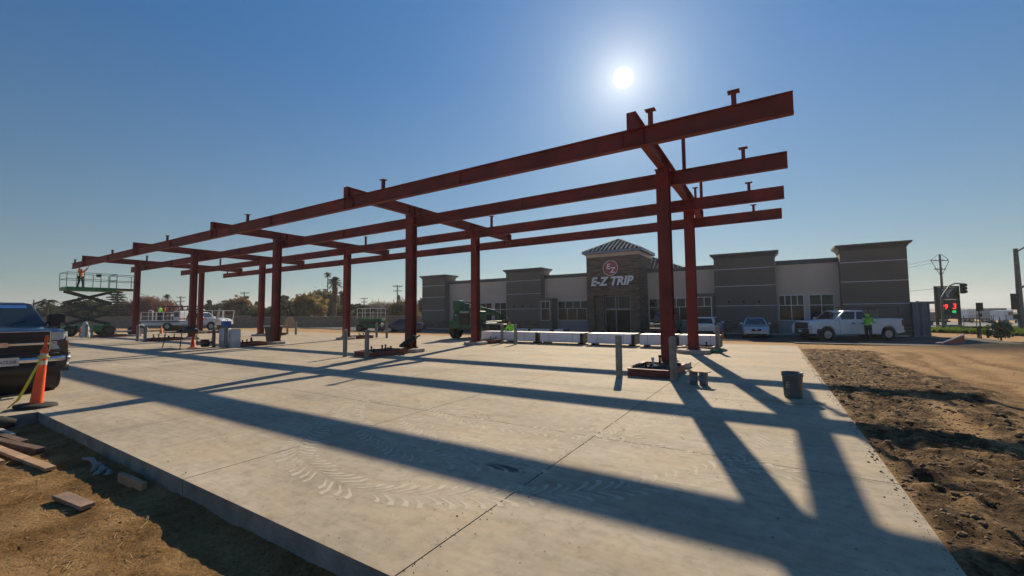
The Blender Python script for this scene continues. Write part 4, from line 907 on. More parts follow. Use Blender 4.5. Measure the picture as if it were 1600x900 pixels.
# dark pickup behind the nearest columns
T = vehicle('pickup_truck', 'black pickup truck parked by the shop entrance behind the nearest columns', 'pickup truck', (-7.9, 38.4, gz(-7.8, 37) + .022), R(-86), blackp, 5.8, 2.0, 3.6, 1.95, .41,
            [(-2.9, 1.3), (-1.0, 1.34), (-.9, 1.30), (1.3, 1.32), (2.4, 1.25), (2.8, 1.15), (2.9, 1.0)], (1.4, .6, -.8, -1.0, 1.28, 1.86, 1.84, 1.5), [(.05, .42), (.47, .92)], clear=.36, bed=(-2.85, -1.1, .8), nose=.06, tail=.04, wt_=.26)
m = MB(); m.bx(2.82, 2.93, -.6, .6, .80, 1.16); m.build('grille', blackpl, T, bevel=.02)
m = MB(); m.bx(2.93, 2.96, -.6, .6, .97, 1.0); m.box((2.97, 0, .985), (.02, .18, .07)); m.bx(2.90, 3.0, -.9, .9, .60, .68); m.build('chrome_trim', chrome, T)
lamps(T, 2.85, .78, 1.02, .12, .28, .2); m = MB(); m.box((3.01, 0, .55), (.012, .32, .16)); m.build('licence_plate', MATS['plate_white'], T)
# blue sedan left of the second front column
bp_ = at(632, 46); v = Vector((.789, .614, 0))
T = vehicle('sedan_car', 'dark blue sedan parked side-on just left of the shop', 'sedan', (bp_.x, bp_.y, gz(bp_.x, bp_.y) - .0), math.atan2(-.5, -.85), bluep, 4.5, 1.76, 2.65, 1.35, .32,
            [(-2.25, .9), (-2.1, 1.0), (-1.2, 1.02), (1.0, .98), (1.9, .82), (2.2, .7), (2.25, .6)], (1.1, .35, -.8, -1.4, .98, 1.45, 1.54, 1.2), [(.08, .46), (.50, .88)], clear=.22)
lamps(T, 2.05, .68, .72, .2, .22, .14); lamps(T, -2.15, .7, .9, .12, .2, .15, 'tail_light', redlens)

# ------------------------------------------------------------------ people
def skinmesh(name, joints, bones, m_, parent, root=0, sub=2):
    me = bpy.data.meshes.new(name); me.from_pydata([j[0] for j in joints], bones, []); o = bpy.data.objects.new(name, me); S.collection.objects.link(o); me.materials.append(m_)
    o.parent = parent
    sk = o.modifiers.new('skin', 'SKIN'); sk.use_smooth_shade = True
    d = me.skin_vertices[0].data
    for i, j in enumerate(joints):
        r = j[1]; d[i].radius = (r, r) if isinstance(r, (int, float)) else r; d[i].use_root = (i == root)
    ss = o.modifiers.new('sub', 'SUBSURF'); ss.levels = sub; ss.render_levels = sub
    return o
def person(label, loc, rz, J, top_m, hood=False, helmet=None, vest_low=.9, scale=1.0):
    """J: joints: pelvis, chest, neck, head, and for each side sh,el,wr,hip,kn,an"""
    t = thing('person', label, 'person', loc, rz); t.scale = (scale,) * 3
    V = {k: Vector(v) for k, v in J.items()}
    jj = []; bo = []; ix = {}
    def add(k, p, r, par=None):
        ix[k] = len(jj); jj.append((tuple(p), r))
        if par is not None: bo.append((ix[par], ix[k]))
    fwd = Vector(J.get('fwd', (1, 0, 0)))
    add('pelvis', V['pelvis'], (.15, .11)); add('waist', V['pelvis'].lerp(V['chest'], .45), (.13, .10), 'pelvis'); add('chest', V['chest'], (.16, .115), 'waist')
    nb = V['chest'].lerp(V['neck'], .7); add('nb', nb, .085, 'chest'); add('neck', V['neck'], .052, 'nb'); hv = (V['head'] - V['neck'])
    add('jaw', V['neck'] + hv * .45 + fwd * .02, .072, 'neck'); add('head', V['head'] + fwd * .01, .092, 'jaw'); add('crown', V['head'] + hv * .45, .075, 'head')
    add('nose', V['head'] + fwd * .105 - hv * .12, .012, 'head')
    for s in 'LR':
        add('sh' + s, V['sh' + s], .062, 'nb'); add('el' + s, V['el' + s], .045, 'sh' + s); add('wr' + s, V['wr' + s], .03, 'el' + s)
        d = (V['wr' + s] - V['el' + s]).normalized(); u = d.cross(fwd); u = u.normalized() if u.length > .1 else Vector((0, 1, 0))
        pm_ = V['wr' + s] + d * .07; add('palm' + s, pm_, (.038, .02), 'wr' + s)
        for q, (o_, ln) in enumerate(((-.032, .075), (-.011, .09), (.011, .084), (.03, .065))):
            add('f%d%s' % (q, s), pm_ + u * o_ + d * .035, .009, 'palm' + s); add('g%d%s' % (q, s), pm_ + u * o_ + d * ln + fwd * .012, .008, 'f%d%s' % (q, s))
        add('th' + s, pm_ + fwd * .05 + d * .0, .010, 'palm' + s); add('ti' + s, pm_ + fwd * .065 + d * .035, .009, 'th' + s)
        add('hip' + s, V['hip' + s], .095, 'pelvis'); add('kn' + s, V['kn' + s], .062, 'hip' + s); add('an' + s, V['an' + s], .04, 'kn' + s); add('toe' + s, V['an' + s] + fwd * .14 + Vector((0, 0, -.05)), .032, 'an' + s)
    body = skinmesh('body', jj, bo, skin, t, 0, 1)
    # clothing shells
    def shell(name, keys, links, m_, ex):
        j2 = []; id2 = {}
        for k in keys:
            p, r = jj[ix[k]]; id2[k] = len(j2); r = (r if isinstance(r, (int, float)) else None) or r
            j2.append((p, (r + ex) if isinstance(r, (int, float)) else (r[0] + ex, r[1] + ex)))
        return skinmesh(name, j2, [(id2[a], id2[b]) for a, b in links], m_, t, 0, 2)
    shell('jacket', ['waist', 'pelvis', 'chest', 'nb', 'shL', 'elL', 'wrL', 'shR', 'elR', 'wrR'], [('pelvis', 'waist'), ('waist', 'chest'), ('chest', 'nb'), ('nb', 'shL'), ('shL', 'elL'), ('elL', 'wrL'), ('nb', 'shR'), ('shR', 'elR'), ('elR', 'wrR')], top_m, .022)
    shell('trousers', ['pelvis', 'hipL', 'knL', 'anL', 'hipR', 'knR', 'anR'], [('pelvis', 'hipL'), ('hipL', 'knL'), ('knL', 'anL'), ('pelvis', 'hipR'), ('hipR', 'knR'), ('knR', 'anR')], denim, .018)
    for s in 'LR':
        m = MB(); a = V['an' + s]; g_z = a.z - .08
        rings = []
        for q, (f, hw, hh) in enumerate(((-.09, .038, .10), (-.03, .045, .13), (.04, .05, .11), (.12, .052, .07), (.18, .045, .055), (.205, .02, .035))):
            c0 = a + fwd * f; sd2 = Vector((-fwd.y, fwd.x, 0)); rings.append([c0 - sd2 * hw + Vector((0, 0, -a.z + g_z)), c0 + sd2 * hw + Vector((0, 0, -a.z + g_z)), c0 + sd2 * hw * .8 + Vector((0, 0, -a.z + g_z + hh)), c0 - sd2 * hw * .8 + Vector((0, 0, -a.z + g_z + hh))])
        m.loft(rings); m.build('boot', blackrub, t, bevel=.012)
    hp = V['head']; hv_ = hv.normalized()
    for s in (-1, 1):
        sd2 = Vector((-fwd.y, fwd.x, 0)) * s
        m = MB(); m.lathe([(.002, -.011), (.011, 0), (.002, .011)], hp + fwd * .088 + sd2 * .033, n=8); m.build('eye', blackpl, t)
        m = MB(); m.lathe([(.004, -.03), (.012, 0), (.006, .03)], hp + sd2 * .092, n=8); m.build('ear', skin, t)
    m = MB(); m.box(hp + fwd * .088 - hv_ * .06, (.012, .045, .008), math.atan2(fwd.y, fwd.x)); m.build('mouth', mat('lip', (.25, .09, .07), .6), t)
    if hood: skinmesh('hood', [(tuple(V['neck'] - fwd * .03), .10), (tuple(hp - fwd * .035), .128), (tuple(hp + hv_ * .07 - fwd * .03), .10)], [(0, 1), (1, 2)], top_m, t, 0, 2)
    else:
        skinmesh('hair', [(tuple(hp - fwd * .04 - hv_ * .02), .085), (tuple(hp - fwd * .02 + hv_ * .06), .093)], [(0, 1)], mat('dark_hair', (.02, .015, .012), .7), t, 0, 2)
        if helmet:
            m = MB(); m.lathe([(.155, .03), (.135, .045), (.13, .09), (.10, .15), (.05, .18), (.01, .185)], hp + Vector((0, 0, .01)), n=18); m.build('helmet', helmet, t)
    return t
def standing(lean=0.0, armL=None, armR=None, fwd=(1, 0, 0), legs=.0):
    f = Vector(fwd); sd2 = Vector((-f.y, f.x, 0)); z = lambda q: Vector((0, 0, q)); dn = f * lean
    J = dict(fwd=tuple(f), pelvis=z(.95), chest=z(1.30) + dn * .5, neck=z(1.50) + dn * .85, head=z(1.64) + dn * 1.05)
    for s, k in ((1, 'L'), (-1, 'R')):
        J['sh' + k] = z(1.43) + dn * .7 + sd2 * s * .19; J['el' + k] = J['sh' + k] + z(-.28) + sd2 * s * .05 + f * .04; J['wr' + k] = J['el' + k] + z(-.22) + f * .10
        J['hip' + k] = z(.92) + sd2 * s * .10; J['kn' + k] = z(.50) + sd2 * s * .11 + f * (.05 + legs * s); J['an' + k] = z(.09) + sd2 * s * .12 + f * legs * s * 2
    for k, a in (('L', armL), ('R', armR)):
        if a: J['el' + k] = J['sh' + k] + Vector(a[0]); J['wr' + k] = J['el' + k] + Vector(a[1])
    return J
# man at the pickup's open door, back to us
wd = at(1352.5, 26.55); man_face = Vector((.35, .94, 0)).normalized()
person('person in a hooded lime jacket beside the cab of the white pickup truck', (wd.x, wd.y, gz(wd.x, wd.y) + .02), 0, standing(.04, ((.1, .12, -.26), (.16, .2, .02)), ((.12, .1, -.26), (.12, .22, .02)), tuple(man_face), .02), hiviz, hood=True, scale=1.0)

# ------------------------------------------------------------------ scissor lifts
def scissor(label, loc, rz, zp, levels, half=1.7, wid=1.15, rail=1.1, deck_ext=0.0, railm=liftgreen, base_h=.95, wr=.42, guard=True):
    t = thing('scissor_lift', label, 'scissor lift', loc, rz)
    m = MB(); m.bx(-half * .92, half * .92, -wid * .52, wid * .52, .35, base_h - .12); m.build('chassis', liftgreen, t, bevel=.03)
    m = MB(); m.bx(-half * .5, half * .45, wid * .53, wid * .82, .42, base_h - .1); m.bx(-half * .5, half * .45, -wid * .82, -wid * .53, .42, base_h - .1); m.build('side_box', liftgreen, t, bevel=.03)
    for sx in (-1, 1):
        for sy in (-1, 1): wheel(t, sx * half * .78, sy * wid * .78, wr, .3, greysteel, sy, .05)
    z0 = base_h - .05; dz = (zp - z0 - .08) / levels
    for i in range(levels):
        a, b2 = z0 + i * dz, z0 + (i + 1) * dz
        for s in (-1, 1):
            y = s * wid * .42
            m = MB(); m.bar((-half * .9, y, a), (half * .9, y, b2), .09, .19); m.build('scissor_arm', greysteel, t)
            m = MB(); m.bar((half * .9, y - s * .09, a), (-half * .9, y - s * .09, b2), .09, .19); m.build('scissor_arm', greysteel, t)
        for x in (-half * .9, half * .9, 0):
            m = MB(); zz = a if x else (a + b2) / 2; m.cyl((x, -wid * .46, zz), (x, wid * .46, zz), .04, n=8); m.build('pivot_tube', greysteel, t)
    m = MB(); m.cyl((-.5, 0, z0 + dz * .3), (.6, 0, z0 + dz * 1.4), .07, n=10); m.build('lift_cylinder', greysteel, t)
    m = MB(); m.bx(-half, half, -wid * .8, wid * .8, zp, zp + .30); m.build('platform', liftgreen, t, bevel=.02)
    def rails(x0, x1, y0, y1, zb, mm, nm):
        m = MB(); zt = zb + rail; nx_ = max(2, int((x1 - x0) / .9) + 1)
        for y in (y0, y1):
            for z in (zt, zb + rail * .55): m.bar((x0, y, z), (x1, y, z), .04)
            for x in np.linspace(x0, x1, nx_): m.bar((x, y, zb), (x, y, zt - .021), .04)
        for x in (x0, x1):
            for z in (zt, zb + rail * .55): m.bar((x, y0 + .021, z), (x, y1 - .021, z), .038)
        m.build(nm, mm, t)
    rails(-half, half, -wid * .78, wid * .78, zp + .30, railm, 'guard_rail')
    if deck_ext:
        m = MB(); m.bx(half + .003, half + deck_ext, -wid * .7, wid * .7, zp + .12, zp + .28); m.build('deck_extension', greysteel, t)
        rails(half + .05, half + deck_ext, -wid * .68, wid * .68, zp + .28, greysteel, 'extension_rail')
    m = MB(); m.box((half * .25, -wid * .72, zp + .3 + rail * .85), (.3, .18, .24)); m.build('control_box', blackpl, t, bevel=.02)
    return t
scissor('green scissor lift raised high under the far left end of the canopy', (-52.0, 11.68, 0), R(90), 3.98, 3, half=1.6, wid=1.4, rail=1.25, deck_ext=1.6, base_h=1.05, wr=.45)
person('person in an orange top and dark trousers up on the raised scissor lift', (-52.0, 11.15, 4.29), 0, standing(.02, ((.05, .15, .18), (.1, .1, .24)), ((.15, -.02, .10), (.12, 0, .24)), (.9, .44, 0), .06), hivor, scale=.98)
bp_ = at(581, 48)
scissor('lowered scissor lift with white guard rails on a green base in front of the trees', (bp_.x, bp_.y, gz(bp_.x, bp_.y)), math.atan2(.5, .85), 1.15, 3, half=1.35, wid=1.0, rail=1.15, railm=whitep, base_h=.9, wr=.36)

# ------------------------------------------------------------------ telehandler (faces the shop)
T = thing('telehandler', 'dark green telehandler with its boom lowered, parked before the shop', 'telehandler', (-17.65, 24.3, -.02), R(92))
m = MB(); m.bx(-2.2, 2.2, -.55, .55, .62, 1.15); m.build('chassis', green, T, bevel=.04)
for x in (-1.75, 1.75):
    for s in (-1, 1): wheel(T, x, s * .95, .60, .38, green, s, .07, .5)
m = MB(); m.loft([[(-2.55, -.9, .75), (-2.55, .25, .75), (-2.5, .22, 1.95), (-2.5, -.86, 1.95)], [(-.9, -1.0, .7), (-.9, .25, .7), (-.9, .2, 1.85), (-.9, -.95, 1.85)]]); o = m.build('engine_cover', green, T, bevel=.06, seg=3)
m = MB(); m.bx(-2.585, -2.553, -.72, .08, .95, 1.7); m.build('radiator_grille', blackpl, o)
m = MB(); m.bx(-2.59, -2.555, -.7, .0, 1.76, 1.83); m.build('decal_strip', refl, o)
m = MB(); m.bx(-2.5, -1.9, .26, 1.0, .7, 1.25); m.bx(-1.2, .3, -1.12, -.6, .6, 1.05); m.build('side_tank', green, T, bevel=.05)
# boom
m = MB(); a = Vector((-2.25, .42, 2.30)); b_ = Vector((2.3, .42, 1.75)); m.bar(a, b_, .34, .42); o = m.build('boom', green, T, bevel=.03)
m = MB(); m.bar(b_ - Vector((.1, 0, -.02)), Vector((3.0, .42, 1.62)), .26, .32); m.bar((2.95, .42, 1.65), (3.15, .42, .8), .24, .28); m.build('boom_head', green, T, bevel=.02)
m = MB(); m.bx(-2.5, -1.95, .10, .70, 1.95, 2.58); m.build('boom_tower', green, T, bevel=.08)
m = MB(); m.bar((-2.3, .15, 1.2), (-2.2, .2, 2.0), .1, .3); m.bar((-2.3, .65, 1.2), (-2.2, .6, 2.0), .1, .3); m.bar((-1.2, .3, 1.1), (-2.0, .4, 2.1), .1, .14); m.build('boom_mount', green, T)
m = MB(); m.bx(-1.2, .4, .245, .25, 2.06, 2.26); m.bx(-1.2, .4, .592, .60, 2.06, 2.26); m.build('boom_decal', mat('pale_decal', (.40, .45, .25), .6), o)
m = MB(); m.cyl((-1.5, .42, 1.3), (.2, .42, 1.85), .07); m.cyl((-1.8, .2, 1.2), (-1.3, .2, 2.0), .05); m.build('hydraulic_cylinder', alu, T)
m = MB(); m.add([(-2.2, -.2, 1.98), (-.7, -.75, 1.25), (-.62, -.75, 1.4), (-2.0, -.2, 2.12)], [(0, 1, 2, 3)]); m.bx(-2.1, -2.0, -.25, -.15, 1.9, 2.1); m.build('boom_guard', greysteel, T)
# cab on the left-hand side (screen left is -X = machine left)
m = MB()
for x, y in ((-.75, .7), (-.75, 1.1), (.65, .7), (.8, 1.1)): m.bar((x, y, 1.0), (x * .9, y, 2.45), .08)
m.bx(-.8, .8, .66, 1.14, 2.45, 2.55); m.bx(-.8, .9, .66, 1.14, .7, 1.15); m.build('cab_frame', green, T, bevel=.02)
m = MB(); m.bx(-.68, .6, .72, 1.08, 1.16, 2.44); m.build('cab_glass', glass, T)
m = MB(); m.bx(3.1, 3.2, -.2, 1.05, .45, 1.2); m.build('carriage', blackmet, T)
for y in (.05, .8):
    m = MB(); m.bx(3.15, 4.3, y - .06, y + .06, .42, .48); m.build('fork', blackmet, T)
for s, mm in ((-1, lampgl), (.35, lampgl)):
    m = MB(); m.box((-2.56, s * .92 if s < 0 else .36, 1.60), (.06, .14, .12)); m.build('work_lamp', mm, T)
m = MB(); m.box((-.8, 1.16, 1.75), (.07, .08, .12)); m.build('marker_lamp', amber, T)

# person crouched behind the white bundles + small compressor trailer
J = dict(fwd=(.0, -1, 0), pelvis=(0, .1, .45), chest=(0, -.08, .78), neck=(0, -.18, .98), head=(0, -.26, 1.10))
for s, k in ((1, 'L'), (-1, 'R')):
    J['sh' + k] = (s * .19, -.12, .92); J['el' + k] = (s * .26, -.30, .68); J['wr' + k] = (s * .14, -.45, .50); J['hip' + k] = (s * .1, .1, .42); J['kn' + k] = (s * .17, -.32, .48); J['an' + k] = (s * .15, -.08, .09)
c_ = at(799, 25.5); person('person crouching in a lime vest behind the white bundles', (c_.x, c_.y, gz(c_.x, c_.y)), 0, J, hiviz, scale=1.0)
c_ = at(779, 28.0); T = thing('towable_compressor', 'small black towable compressor with round fender right of the telehandler', 'compressor', (c_.x, c_.y, gz(c_.x, c_.y)), R(10))
m = MB(); m.bx(-.55, .5, -.35, .35, .5, .98); m.build('body', blackmet, T, bevel=.08, seg=3)
for s in (-1, 1): wheel(T, 0, s * .48, .33, .18, alu, s)
m = MB(); m.tube([(.4 * math.cos(a), -.48, .36 + .42 * math.sin(a)) for a in np.linspace(0, PI, 10)], .05); m.bar((.5, 0, .45), (1.3, 0, .4), .07); m.bar((.4, -.3, 1.0), (.75, -.3, 1.35), .05); m.build('fender_and_tongue', blackpl, T)

# ------------------------------------------------------------------ left side clutter
T = thing('folding_table', 'folding work table with thin black legs piled with tools and a blue cloth', 'work table', (-26.4, 9.9, 0), R(0))
m = MB(); m.bx(-1.1, 1.1, -.8, .8, .80, .84); m.build('table_top', woodd, T, bevel=.005)
for x in (-1.05, 1.05):
    for y in (-.75, .75): m = MB(); m.bar((x * 1.02, y * 1.05, 0), (x * .95, y * .95, .8), .035); m.build('leg', blackmet, T)
for i, lb in enumerate(('black tool case at the left end of the folding table', 'long black tool case second along the folding table', 'tall black tool box at the middle of the folding table', 'black cable reel case right of the middle of the folding table', 'black power tool at the right end of the folding table')):
    x = -.8 + .4 * i; hh = (.16, .12, .26, .2, .14)[i]; m = MB(); m.bx(-.18, .18, -.22, .22, 0, hh); m.tube([(-.08, 0, hh), (-.06, 0, hh + .05), (.06, 0, hh + .05), (.08, 0, hh)], .012, 6)
    tag(m.build('tool_case', blackpl, bevel=.02, loc=(-26.4 + x, 9.9 + random.uniform(-.3, .3), .843)), lb, 'tool case', 'tools piled on the folding table')
m = MB(); m.lathe([(.22, 0), (.2, .08), (.1, .14), (.02, .16)], n=9); tag(m.build('blue_cloth', mat('blue_cloth', (.12, .18, .42), .9, 0, .2, 9), loc=(-27.3, 10.45, .843)), 'crumpled pale blue cloth on the folding table', 'cloth')
T = thing('step_ladder', 'aluminium step ladder leaning behind the folding table', 'ladder', (-29.4, 12.2, 0), R(-32)); 
m = MB()
for s in (-1, 1): m.bar((s * .26, 0, 0), (s * .2 + .35, .4, 2.1), .06, .03)
T_ = m.build('side_rail', alu, T)
for i in range(6):
    f = (i + .6) / 6.5; m = MB(); m.bar((-.26 + .06 * f + .35 * f, .4 * f, 2.1 * f), (.26 - .06 * f + .35 * f, .4 * f, 2.1 * f), .07, .025); m.build('rung', alu, T)
for i, (x, lb) in enumerate(((-25.25, 'left white plastic drum behind the bollards before the third column'), (-24.2, 'right white plastic drum behind the bollards before the third column'))):
    T = thing('plastic_drum', lb, 'drum', (x, 11.1, 0), 0, 'white plastic drums')
    m = MB(); m.lathe([(.25, 0.002), (.27, .03), (.27, .30), (.285, .32), (.27, .34), (.27, .62), (.285, .64), (.27, .66), (.27, .90), (.25, .93)], n=24); m.build('shell', mat('white_plastic', (.58, .58, .6), .45, 0, .06, 5), T)
    m = MB(); m.lathe([(.26, .932), (.26, .96), (.05, .97)], n=24); m.build('lid', mat('white_plastic', (.58, .58, .6), .45), T)
T = thing('jobsite_bag', 'blue cooler bag sitting on top of the bollard by the drums', 'bag', (-24.2, 10.68, 1.09)); m = MB(); m.bx(-.22, .22, -.16, .16, 0, .3); m.build('bag_body', mat('blue_bag', (.03, .12, .38), .7), T, bevel=.05, seg=3); m = MB(); m.tube([(-.12, 0, .29), (-.08, 0, .4), (.08, 0, .4), (.12, 0, .29)], .015); m.build('handle', blackpl, T)
T = thing('wheelie_bin', 'black wheeled bin against the third front column', 'bin', (-25.35, 13.75, 0)); m = MB(); m.loft([[(-.26, -.28, .06), (.26, -.28, .06), (.26, .28, .06), (-.26, .28, .06)], [(-.33, -.38, 1.0), (.33, -.38, 1.0), (.33, .38, 1.0), (-.33, .38, 1.0)]]); m.build('tub', blackpl, T, bevel=.03); m = MB(); m.bx(-.35, .35, -.42, .40, 1.0, 1.07); m.build('lid', refl, T, bevel=.02)
for s in (-1, 1): wheel(T, s * .0 + .0, s * .22, .1, .05, blackpl, s)
T = thing('shop_vacuum', 'small black machine on the slab beside the orange cone', 'machine', (-25.4, 10.2, 0)); m = MB(); m.bx(-.5, .4, -.2, .2, .22, .34); m.lathe([(.16, .05), (.2, .1), (.2, .25), (.1, .3)], (.1, 0, 0), n=14); m.build('body', blackpl, T, bevel=.02); m = MB(); m.bx(-.12, .25, -.15, .15, .34, .42); m.build('motor', formred, T, bevel=.03)
# plastic wrapped bollard near the scissor lift
m = MB(); m.lathe([(.30, 0.003), (.34, .1), (.24, .4), (.26, .7), (.18, 1.0), (.12, 1.25), (.03, 1.3)], n=9, smooth=False); tag(m.build('plastic_wrapping', mat('clear_wrap', (.45, .47, .48), .3, 0, .4, 9), loc=(-47.9, 10.7, 0)), 'bunched translucent plastic wrapping heaped beside the fifth-column bollard', 'plastic sheet')
c_ = at(163, 44)
T = thing('compressor_trailer', 'low trailer wheel with a pale fender right of the raised scissor lift', 'trailer', (-47.6, 13.9, 0), R(100)); wheel(T, 0, .5, .42, .25, alu, 1); wheel(T, 0, -.5, .42, .25, alu, -1)
m = MB(); m.tube([(.55 * math.cos(a), y, .42 + .5 * math.sin(a)) for y in (-.5,) for a in np.linspace(0, PI, 12)], .07); m.bx(-1.4, .9, -.35, .35, .35, .48); m.build('frame', refl, T)
# leaning tan board by the far bollards
m = MB(); m.prism([(-.75, 0), (.7, 0), (.75, .55), (.45, .95), (-.1, 1.0), (-.6, .7)], -.03, .03, 'Y'); o = m.build('leaning_board', mat('tan_board', (.38, .29, .19), .85, 0, .2, 4), bevel=.01, loc=(-35.7, 20.7, .55)); tag(o, 'tan sheet resting across the two far bollards', 'board')
# flatbed work truck at the far left
c_ = at(296, 51); rz = math.atan2(RX.y, RX.x)
T = vehicle('flatbed_truck', 'white utility pickup with pipe rack and flat bed parked behind the far columns', 'flatbed truck', (c_.x, c_.y, 0), rz, whitep, 9.6, 2.2, 5.2, 3.55, .45,
            [(-4.8, .95), (-.9, .95), (.4, 1.0), (.42, 1.3), (2.5, 1.45), (3.9, 1.4), (4.5, 1.28), (4.8, 1.05)], (2.6, 2.0, .6, .42, 1.42, 2.1, 1.95, 1.6), [(.06, .45), (.50, .94)], clear=.55, nose=.06, tail=.0, wt_=.3)
m = MB(); m.bx(-4.9, -.3, -1.15, 1.15, 1.12, 1.22); m.build('flat_bed', whitep, T)
m = MB()
for y in (-1.1, 1.1):
    for x in np.linspace(-4.8, -1.2, 5): m.bar((x, y, 1.22), (x, y, 2.15), .05)
    m.bar((-4.8, y, 2.17), (-1.2, y, 2.17), .06); m.bar((-4.8, y, 1.7), (-1.2, y, 1.7), .04)
m.tube([(-3.4, -1.1, 1.2), (-3.45, -1.1, 2.3), (-3.7, -1.1, 2.45), (-3.9, -1.1, 2.3)], .06)
m.build('bed_rail', whitep, T)
m = MB(); m.bx(-1.1, -.3, -.9, .9, 1.22, 2.3); m.build('headache_rack', whitep, T, bevel=.03); m = MB(); m.bx(-1.0, -.45, -.93, -.905, 1.6, 2.15); m.build('rack_window', glass, T)
m = MB()
for y in (-1.0, 1.0): m.bar((.2, y, 2.35), (4.9, y, 2.3), .06); m.bar((3.6, y, 1.3), (3.6, y, 2.3), .05); m.bar((4.7, y, .8), (4.9, y, 2.3), .05); m.bar((.3, y, 1.2), (.3, y, 2.35), .05)
m.build('pipe_rack', whitep, T)
m = MB(); m.bx(-.2, 3.0, -1.14, -1.115, 1.28, 1.42); m.build('orange_stripe', hivor, T)
T2 = thing('utility_cage', 'dark mesh cage body standing behind the flatbed truck', 'cage', tuple(at(290, 54)), rz)
m = MB()
for y in (-1, 1):
    for x in (-2.2, -1.1, 0, 1.1, 2.2): m.bar((x, y, .3), (x, y, 2.9), .08)
    for z in (1.0, 1.7, 2.3, 2.9): m.bar((-2.4, y, z), (2.6, y, z), .08)
m.bx(-3.0, 2.8, -1.1, 1.1, 2.9, 2.98); m.build('cage_frame', blackmet, T2)
c_ = at(251, 51.2); person('person in a lime jacket standing on the bed of the flatbed truck', (c_.x, c_.y, 1.22), 0, standing(.03, fwd=(.85, .5, 0)), hiviz, scale=1.0)
c_ = at(258.5, 51.9); person('person in an orange jacket beside the lime one on the flatbed truck', (c_.x, c_.y, 1.22), 0, standing(.05, fwd=(.3, .9, 0)), hivor, scale=.97)
# ------------------------------------------------------------------ block wall, trees, poles on the left and behind
blockm = shader('block_wall', lambda b: _stone(b, True, .8, .2, (.20, .16, .13), (.25, .205, .17), (.14, .12, .1)), .9)
wt = thing('block_wall', 'long low brown block wall running behind the site at the left', 'wall', (0, 0, 0))
pts_ = [(-60, 92, 2.1), (100, 85, 2.1), (250, 81, 2.1), (392, 77, 2.2), (392.1, 77, 1.85), (520, 74, 1.85), (665, 71, 1.8)]
m = MB()
for (p0, d0, h0), (p1, d1, h1) in zip(pts_[:-1], pts_[1:]):
    if p1 - p0 < 1: continue
    a, b_ = at(p0, d0), at(p1, d1); m.loft([[(a.x, a.y, gz(a.x, a.y) - .3), (a.x + .1, a.y + .17, gz(a.x, a.y) - .3), (a.x + .1, a.y + .17, gz(a.x, a.y) + h0), (a.x, a.y, gz(a.x, a.y) + h0)], [(b_.x, b_.y, gz(b_.x, b_.y) - .3), (b_.x + .1, b_.y + .17, gz(b_.x, b_.y) - .3), (b_.x + .1, b_.y + .17, gz(b_.x, b_.y) + h0), (b_.x, b_.y, gz(b_.x, b_.y) + h0)]])
m.build('panel', blockm, wt)
m = MB()
for (p0, d0, h0), (p1, d1, h1) in zip(pts_[:-1], pts_[1:]):
    if p1 - p0 < 1: continue
    a, b_ = at(p0, d0), at(p1, d1); a.z = gz(a.x, a.y) + h0 + .04; b_.z = gz(b_.x, b_.y) + h0 + .04; m.bar(a, b_, .3, .07)
m.build('coping', conc, wt)
def leafy(m, k=.5):
    t = m.node_tree; b = t.nodes['Principled BSDF']; o = [x for x in t.nodes if x.type == 'OUTPUT_MATERIAL'][0]; tr = t.nodes.new('ShaderNodeBsdfTranslucent'); mx = t.nodes.new('ShaderNodeMixShader'); mx.inputs[0].default_value = k
    src = b.inputs['Base Color'].links[0].from_socket; t.links.new(src, tr.inputs['Color']); t.links.new(b.outputs[0], mx.inputs[1]); t.links.new(tr.outputs[0], mx.inputs[2]); t.links.new(mx.outputs[0], o.inputs['Surface']); return m
def leafmat(nm, c, c2): return leafy(mat(nm, c, .75, 0, 0, .55, c2=c2, spec=.2))
L_OAK = leafmat('foliage_dark', (.075, .085, .035), (.026, .034, .016)); L_YEL = leafmat('foliage_yellow', (.34, .25, .07), (.12, .10, .03)); L_OLV = leafmat('foliage_olive', (.20, .17, .07), (.07, .068, .03))
L_RED = leafmat('foliage_rust', (.27, .115, .085), (.12, .065, .05)); L_GRY = leafmat('bare_twigs', (.26, .225, .19), (.13, .11, .095)); L_PALM = leafmat('palm_leaf', (.055, .07, .035), (.02, .027, .015)); L_BRN = leafmat('foliage_brown', (.25, .14, .07), (.09, .065, .035)); L_LIME = leafmat('foliage_lime', (.22, .24, .05), (.09, .11, .03))
def quadmesh(name, c, u, v, m_, parent):
    k = len(c); vs = np.empty((k, 4, 3)); vs[:, 0] = c - u - v; vs[:, 1] = c + u - v; vs[:, 2] = c + u + v; vs[:, 3] = c - u + v
    me = bpy.data.meshes.new(name); me.vertices.add(4 * k); me.vertices.foreach_set('co', vs.ravel()); me.loops.add(4 * k); me.loops.foreach_set('vertex_index', np.arange(4 * k)); me.polygons.add(k)
    me.polygons.foreach_set('loop_start', np.arange(0, 4 * k, 4)); me.polygons.foreach_set('loop_total', np.full(k, 4)); me.update(); me.materials.append(m_)
    o = bpy.data.objects.new(name, me); S.collection.objects.link(o); o.parent = parent; return o
